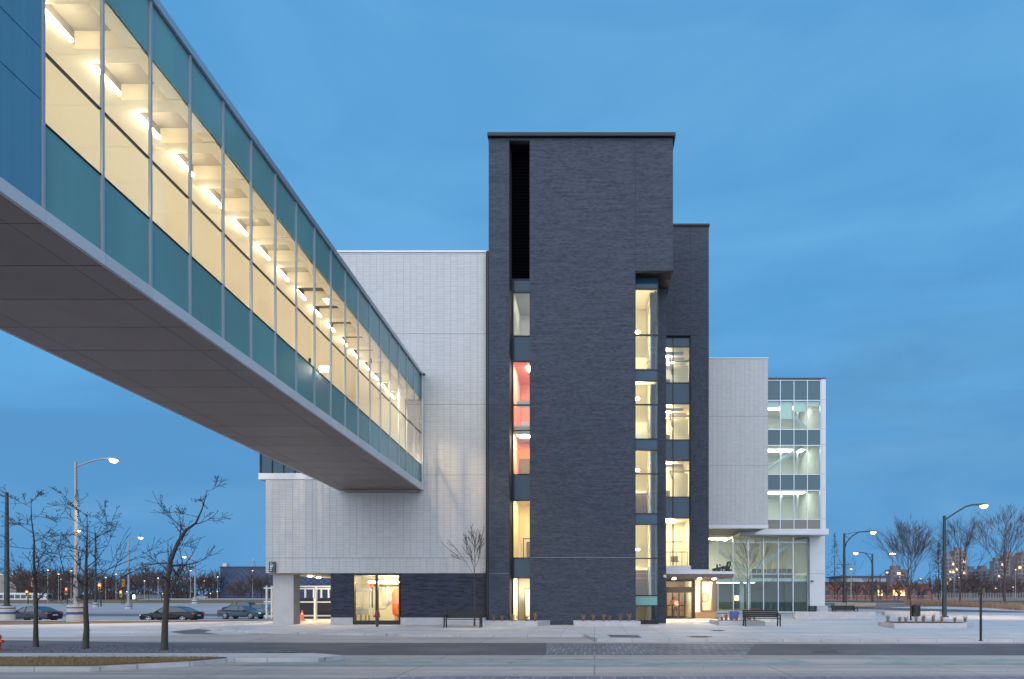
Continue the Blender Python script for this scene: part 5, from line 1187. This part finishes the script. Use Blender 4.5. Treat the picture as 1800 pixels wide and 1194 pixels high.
# traffic signals
def signal(px, py, Y, label, lit=True, amber=True):
    x = XX(px, Y); z0 = lot_z(x, Y); h = ZZ(py, Y) - z0
    t = thing('traffic_signal', label, 'traffic signal', (x, Y, z0), 0, 'traffic signals on the far road')
    MB().tube((0, .25, 0), (0, .25, h + 1.2), .14, .11, 8).build('pole', M_darkpole, t)
    hs = MB().box(-.32, .32, -.18, .18, h - 1.5, h + .5).build('housing', mat('signal yellow', (.45, .22, .02), .5), t)
    MB().tube((0, -.2, h), (0, -.26, h), .24, n=12).build('red_lens', emit('red signal', (1, .05, .02), 14) if lit else M_blackmetal, hs)
    for k, zz_ in enumerate((h - .5, h - 1.0)): MB().tube((0, -.2, zz_), (0, -.24, zz_), .2, n=12).build('dark_lens', M_blackmetal, hs)
    return t
signal(176, 1029, 150, 'red traffic signal beside the middle bare tree')
signal(48, 1040.5, 190, 'red traffic signal above the bus'); signal(213, 1041, 200, 'red traffic signal left of the pale lamp post'); signal(117, 1036, 185, 'traffic signal seen from the side between the first two trees')
signal(58, 1020, 160, 'unlit yellow traffic signal behind the leftmost tree', False); signal(217, 1022, 190, 'unlit yellow traffic signal high above the far road', False)

# ---------------------------------------------------------------- vehicles
def make_car(label, paint, kind='sedan', L=4.85, W=1.84, Hh=1.45, lights=False, group='cars in the car park'):
    t = thing('parked_car', label, 'car', group=group); hl = L / 2
    if kind == 'sedan': roof = [(-.30, .93), (-.16, 1.0), (.08, .995), (.17, .955)]; cow, dk = -.0, 0
    # body side profile (x forward positive), z as heights
    if kind == 'hatch': prof = [(hl, .42), (hl - .03, .66), (hl - .16, .78), (hl - .95, .95), (-hl + .35, 1.02), (-hl + .06, .98), (-hl, .70), (-hl + .02, .42)]; gh = [(hl - 1.05, .95), (hl - 1.75, Hh - .06), (hl - 2.3, Hh), (-hl + .75, Hh - .02), (-hl + .42, Hh - .12), (-hl + .12, 1.0)]
    else: prof = [(hl, .40), (hl - .02, .60), (hl - .18, .72), (hl - 1.30, .92), (-hl + 1.1, .98), (-hl + .10, .97), (-hl, .84), (-hl + .04, .42)]; gh = [(hl - 1.35, .92), (hl - 2.05, Hh - .08), (hl - 2.6, Hh), (-hl + 1.75, Hh - .02), (-hl + 1.35, Hh - .10), (-hl + .55, .98)]
    rw = .335; wf, wr_ = hl - .92, -hl + 1.02
    def arch(cx):
        return [(cx + (rw + .05) * math.cos(a), .32 + (rw + .05) * math.sin(a)) for a in [math.pi - k * math.pi / 8 for k in range(9)]]
    bottom = [(-hl + .10, .24)] + [q for q in arch(wr_) if q[1] > .20] + [q for q in arch(wf) if q[1] > .20] + [(hl - .08, .22)]
    poly = prof[::-1] if False else None
    outline = bottom + prof                       # counter-clockwise loop: underside rear to front, then nose over deck to tail
    n = len(outline); b = MB(); secs = []
    def widen(z): return 1.0 - .05 * max(0, (z - .75) / .3) - .04 * max(0, (.45 - z) / .3)
    stations = [(-1.0, .90), (-.97, 1.0), (.97, 1.0), (1.0, .90)]
    vs = []
    for s, sc_ in stations:
        for x, z in outline:
            tx = 1.0 - (.045 if sc_ < 1 else .0); nosew = 1 - .10 * max(0, (abs(x) - hl * .75) / (hl * .25)) ** 2
            vs.append((x * tx, s * W / 2 * widen(z) * nosew, .32 + (z - .32) * (1 if sc_ == 1 else .97)))
    fs = []
    for j in range(3):
        for i in range(n): fs.append((j * n + i, j * n + (i + 1) % n, (j + 1) * n + (i + 1) % n, (j + 1) * n + i))
    b.add(vs, fs)
    # flanks as triangle fans round a belt line
    for j in (0, 3):
        loop = [vs[j * n + i] for i in range(n)]; o_ = len(b.v); b.v += loop
        b.f.append(tuple(range(o_, o_ + n)) if j == 3 else tuple(range(o_ + n - 1, o_ - 1, -1)))
    body = b.build('body', paint, t); md = body.modifiers.new('round', 'BEVEL'); md.width = .025; md.segments = 2; md.limit_method = 'ANGLE'
    # greenhouse: glass volume with a painted roof skin and pillars
    g = MB(); wlow, wtop = W / 2 - .10, W / 2 - .30
    def gw(z): return wlow + (wtop - wlow) * (z - .93) / (Hh - .93)
    m_ = len(gh); gv = [(x, -gw(z), z) for x, z in gh] + [(x, gw(z), z) for x, z in gh]
    g.add(gv, [(i, i + 1, m_ + i + 1, m_ + i) for i in range(m_ - 1)] + [tuple(range(m_ - 1, -1, -1)), tuple(range(m_, 2 * m_))])
    MG = mat('car glass', (.02, .045, .055), .06, spec=.6)
    gh_o = g.build('greenhouse', MG, t)
    r_ = MB(); rf = gh[1:5]
    vv = [(x, -gw(z) - .012, z + .012) for x, z in rf] + [(x, gw(z) + .012, z + .012) for x, z in rf] + [(x, -gw(z) - .012, z - .03) for x, z in rf] + [(x, gw(z) + .012, z - .03) for x, z in rf]
    k = 4; r_.add(vv, [(i, i + 1, k + i + 1, k + i) for i in range(3)] + [(i, 2 * k + i, 2 * k + i + 1, i + 1) for i in range(3)] + [(k + i, k + i + 1, 3 * k + i + 1, 3 * k + i) for i in range(3)] + [(0, k, 3 * k, 2 * k), (k - 1, 3 * k - 1, 4 * k - 1, 2 * k - 1)])
    r_.build('roof', paint, t)
    for s in (-1, 1):
        for a, c in ((gh[0], gh[1]), (gh[5], gh[4]), ((.12 - .1, .94), (-.02, Hh - .02))):
            MB().path([(a[0], s * (gw(a[1]) + .005), a[1]), (c[0], s * (gw(c[1]) + .008), c[1])], .03, 5).build('pillar', paint if a != (.12 - .1, .94) else M_blackmetal, t)
        MB().box(hl - 1.75, hl - 1.60, s * (W / 2 - .04), s * (W / 2 + .14), .93, 1.05).build('mirror', paint, t)
        MB().box(hl - .22, hl - .02, s * (W / 2 - .42), s * (W / 2 - .13), .60, .70).build('headlight', emit('car headlight glass', (.9, .95, 1.0), .25), t)
        MB().box(-hl - .01, -hl + .22, s * (W / 2 - .50), s * (W / 2 - .085), .76, .88).build('tail_light', emit('tail light lit' if lights else 'tail light', (.6, .02, .02), 0.03 if not lights else 3), t)
        for dxx in (.55, -.55): MB().box(dxx - .08, dxx + .08, s * (W / 2 - .01), s * (W / 2 + .012), .80, .83).build('door_handle', paint, t)
        MB().box(wr_ + .45, wf - .45, s * (W / 2 - .04), s * (W / 2 - .005), .22, .28).build('sill', M_blackmetal, t)
        for x in (wf, wr_):
            ty = MB(); y0, y1 = s * (W / 2 - .22), s * (W / 2 + .005)
            ty.tube((x, y0, .33), (x, y1, .33), rw, n=20); w = ty.build('wheel', mat('tyre rubber', (.012, .012, .013), .85), t)
            rm = MB(); y2 = s * (W / 2 + .012)
            rm.tube((x, y1, .33), (x, y2, .33), .06, n=10)
            for k_ in range(5):
                a = k_ * 2 * math.pi / 5 + .3
                rm.path([(x, y2, .33), (x + .22 * math.cos(a), y2, .33 + .22 * math.sin(a))], [.045, .03], 4)
            rm.path([(x + .225 * math.cos(a), y2, .33 + .225 * math.sin(a)) for a in [k_ * math.pi / 9 for k_ in range(19)]], .02, 4)
            rm.build('rim', mat('alloy rim', (.42, .43, .45), .3, .7), w)
    MB().box(hl - .03, hl + .01, -.35, .35, .35, .50).build('grille', M_blackmetal, t); MB().box(-hl - .012, -hl + .02, -.26, .26, .58, .70).build('number_plate', M_white_panel, t)
    return t
def place_car(t, px, py, Y, rz):
    x = XX(px, Y); t.location = (x, Y, lot_z(x, Y) + ROAD + .02); t.rotation_euler = (0, 0, rz); return t
def paint(n, c, r=.3): return mat(n, c, r, .0, spec=.35)
place_car(make_car('black low sedan with bright rims parked behind the crooked tree', paint('black car paint', (.003, .0035, .005)), L=5.05, W=1.9, Hh=1.46), 303, 0, 62.5, math.pi + .02)
place_car(make_car('dark grey sedan with red tail lights between the two lamp footings', paint('dark grey paint', (.02, .022, .03))), 58, 0, 64, math.pi - .12)
place_car(make_car('dark car cut off by the left edge behind the black lamp post', paint('blue black paint', (.02, .025, .035))), -38, 0, 66, math.pi)
place_car(make_car('grey sedan facing the steel frame beside the concrete pier', paint('steel grey paint', (.045, .06, .08))), 427, 0, 71, -.12)
place_car(make_car('black hatchback parked furthest back behind the grey sedan', paint('deep black paint', (.010, .012, .014)), 'hatch', 4.5, 1.8, 1.62), 421, 0, 96, math.pi - .1)
place_car(make_car('pale blue car half hidden by the steel frame and pier', paint('pale blue paint', (.11, .16, .20))), 466, 0, 84, .1)
place_car(make_car('distant car with red tail lights on the far road', paint('far silver paint', (.25, .26, .28)), lights=True, group='cars on the far road'), 352, 0, 256, math.pi)
place_car(make_car('distant pale car with a lit headlight on the far road', paint('far white paint', (.5, .5, .5)), group='cars on the far road'), 128, 0, 258, math.pi)
# bus
Yb = 246.; t = thing('city_bus', 'white city bus with red lower band on the far road', 'bus', (XX(38, Yb), Yb, ZZ(1058.5, Yb)))
bl = 10.4
MB().box(-bl, bl, -1.25, 1.25, .9, 3.15).build('body', M_white_panel, t); MB().box(-bl - .01, bl + .01, -1.27, 1.27, .35, .9).build('skirt', mat('bus red', (.45, .05, .03), .5), t)
MB().box(-bl + 1, bl - 3, -.9, .9, 3.15, 3.4).build('roof_unit', M_white_panel, t)
for k in range(9): MB().box(-bl + .5 + k * 2.15, -bl + 2.3 + k * 2.15, -1.28, -1.2, 1.35, 2.7).build('window', mat('bus glass', (.03, .045, .06), .1), t)
for x in (-6.5, 6.8): MB().tube((x, -1.3, .5), (x, -1.0, .5), .5, n=14).build('wheel', M_blackmetal, t)
MB().box(bl - .4, bl + .03, -1.1, 1.1, 1.2, 2.9).build('windscreen', MATS['bus glass'], t)
for s in (-.8, .8): MB().box(bl, bl + .05, s - .15, s + .15, .6, .8).build('headlight', emit('bus light', (1, .6, .3), 8), t)
Yb = 232; t = thing('bus_shelter', 'small shelter with a lit panel at the far kerb', 'shelter', (XX(250, Yb), Yb, lot_z(-160, Yb)))
MB().box(-2.5, 6.5, -.7, .7, 2.4, 2.55).build('roof', M_darkmetal, t); MB().box(-3.3, -2.6, -.1, .1, .8, 2.2).build('lit_panel', emit('lit advert', (.9, 1, .85), 2.2), t)
for x in (-2.4, 2, 6.4): MB().box(x - .06, x + .06, .5, .62, 0, 2.4).build('post', M_darkmetal, t)
MB().box(-2.3, 6.3, .54, .58, .3, 2.3).build('back_pane', M_clear2, t)

# ---------------------------------------------------------------- far buildings
Yd = 300.; dx_0, dx_1 = XX(387, Yd), XX(640, Yd); dzt, dzb = ZZ(996, Yd), -.5
t = thing('diamond_building', 'dark blue windowless hall with a pale diamond line pattern', 'building', (dx_0, Yd, 0))
MB().box(0, dx_1 - dx_0, 0, 40, dzb, dzt - .3).build('wall', mat('navy cladding', (.010, .028, .075), .5, var=.15, vscale=.1), t); MB().box(-.3, dx_1 - dx_0 + .3, -.3, 40, dzt - .299, dzt).build('parapet', M_darkmetal, t)
MB().box(-.5, 1.2, 3, 6, dzt + .001, dzt + 1.6).build('roof_vent', M_greywall, t)
hh = dzt - 3; Mln = mat('pale line', (.07, .12, .19), .5); rnd = random.Random(5)
for k in range(18):
    for s in (1, -1):
        x0_ = -8 + k * 2.9 + rnd.choice((0, .7)); a0 = rnd.uniform(0, .4); a1 = rnd.uniform(.55, 1.0)
        za, zc_ = 3.0 + hh * a0, 3.0 + hh * a1 - .4; xa = x0_ + (0 if s > 0 else 14) + s * (za - 3) * 1.25; xc_ = x0_ + (0 if s > 0 else 14) + s * (zc_ - 3) * 1.25
        xa, xc_ = max(.2, xa), max(.2, xc_)
        if abs(xc_ - xa) > 1: MB().tube((xa, -.05, za), (xc_, -.05, zc_), .11, n=4).build('pattern_line', Mln, t)
Yd = 330.; t = thing('tan_store', 'flat tan store building above the bus', 'building', (XX(-60, Yd), Yd, -.3))
MB().box(0, XX(28, Yd) - XX(-60, Yd), 0, 30, 0, ZZ(1011, Yd) + .3).build('wall', mat('tan render', (.22, .19, .16), .8), t); MB().box(-.2, XX(28, Yd) - XX(-60, Yd) + .2, -.2, 30, ZZ(1011, Yd) + .302, ZZ(1011, Yd) + .9).build('parapet', M_greywall, t)
for k in range(4): MB().box(3 + k * 6, 6 + k * 6, -.1, .02, 0, 3).build('shop_door', M_darkmetal, t)
# spired pylon behind the diamond hall
Yd = 420.; t = thing('lattice_tower', 'thin lattice tower peeking above the diamond patterned hall', 'tower', (XX(446, Yd), Yd, 0))
b = MB(); zt = ZZ(982, Yd); w0 = 2.4
for sx in (-1, 1):
    for sy in (-1, 1): b.path([(sx * w0, sy * w0, 0), (sx * .9, sy * .9, zt * .8), (0, 0, zt)], .16, 4)
for k in range(9): z = zt * k / 10; w = w0 * (1 - k / 14); b.path([(-w, -w, z), (w, -w, z + zt / 10)], .1, 4); b.path([(w, -w, z), (-w, -w, z + zt / 10)], .1, 4)
b.build('lattice', M_pole, t); MB().box(-4, 4, -.2, .2, zt * .72, zt * .74).build('crossarm', M_pole, t)
# low brick building right
Yd = 190.; bx_0, bx_1 = XX(1444, Yd), XX(1640, Yd)
t = thing('low_brick_building', 'long low brick building with small lit windows across the avenue', 'building', (bx_0, Yd, .85)); wd = bx_1 - bx_0; hz = ZZ(1026, Yd) - .85
MB().box(0, wd, 0, 20, -.2, hz).build('wall', mat('red brick', (.20, .085, .065), .8, var=.15, vscale=.4), t); MB().box(-.3, wd * .6, -.3, 20, hz + .001, hz + .5).build('parapet', M_darkmetal, t)
MB().box(wd * .22, wd * .62, 3, 14, hz + .002, hz + 1.9).build('upper_storey', mat('pale clad storey', (.30, .33, .36), .6), t); MB().box(wd * .2, wd * .64, 2.5, 14.5, hz + 1.901, hz + 2.3).build('roof_edge', M_darkmetal, t)
M_litw = emit('warm lit window', (1, .62, .25), 1.6); M_dkw = mat('dark far window', (.03, .04, .055), .2)
for k in range(14):
    x = 1.2 + k * (wd - 2) / 14; w = MB().box(x, x + 1.3, -.06, .02, 1.0, 2.6).build('window', M_litw if k in (7, 9, 10) else M_dkw, t); MB().box(x - .1, x + 1.4, -.12, .02, .88, .97).build('sill', M_greywall, w)
MB().box(wd * .86, wd * .92, -.06, .02, 0, 2.4).build('door', M_dkw, t)
# apartment towers
def tower(px0, px1, py, Y, label, c, seed, face=.45):
    x0, x1 = XX(px0, Y), XX(px1, Y); h = ZZ(py, Y); w = x1 - x0; t = thing('apartment_tower', label, 'building', (x0, Y, 0)); rnd = random.Random(seed)
    MB().box(0, w, 0, w * .8, 0, h).build('wall', c, t); MB().box(w * .2, w * .6, w * .1, w * .6, h + .001, h + 3).build('roof_plant', c, t)
    fl = max(4, int(h / 3.4)); nb = max(3, int(w / 3.6)); A, B = MB(), MB()
    for i in range(fl):
        z = 1.2 + i * (h - 2) / fl
        for k in range(nb):
            x = .6 + k * (w - 1) / nb; (B if rnd.random() < .05 else A).box(x, x + (w - 1) / nb * .62, -.12, .05, z, z + 1.9)
    a = A.build('dark_windows', M_dkw, t); stuff(a)
    if B.v: stuff(B.build('lit_windows', emit('lit flat', (1, .6, .32), .5), t))
    for i in range(0, fl, 1): pass
    bb = MB()
    for i in range(fl): z = .6 + i * (h - 2) / fl; bb.box(w * face, w * face + w * .3, -1.3, -.121, z, z + .5)
    stuff(bb.build('balconies', mat('pale balcony', (.34, .30, .30), .8), t)); return t
c1 = mat('grey brown concrete', (.16, .15, .165), .8); c2 = mat('brown brick tower', (.19, .145, .14), .8); c3 = mat('blue grey tower', (.11, .125, .155), .8)
tower(1662, 1680, 978, 560, 'slim grey tower left of the lit brown tower', c1, 1); tower(1679, 1700, 968, 570, 'brown apartment tower with a bright edge, tallest behind the street tree', c2, 2)
tower(1702, 1722, 1001, 620, 'short blue grey slab block between the towers', c3, 3); tower(1721, 1746, 1000, 640, 'wide blue grey slab block left of the big tree', c3, 4)
tower(1748, 1766, 986, 600, 'grey tower directly behind the big street tree', c1, 5); tower(1768, 1790, 975, 600, 'pair of pale brown towers, left one at the right edge', c2, 6); tower(1789, 1815, 977, 560, 'pale brown tower cut by the right edge', c2, 7)
tower(1566, 1597, 1001, 520, 'broad grey block behind the young planter tree', c3, 8)
# far field edge fence strip and hills
b = MB()
for k in range(60): x = XX(1640 + k * 2.8, 300); b.box(x, x + .2, 300, 300.2, .8, 3.2)
o = tag(b.build('distant_fence', M_pole), 'thin distant fence along the far edge of the field', 'fence')
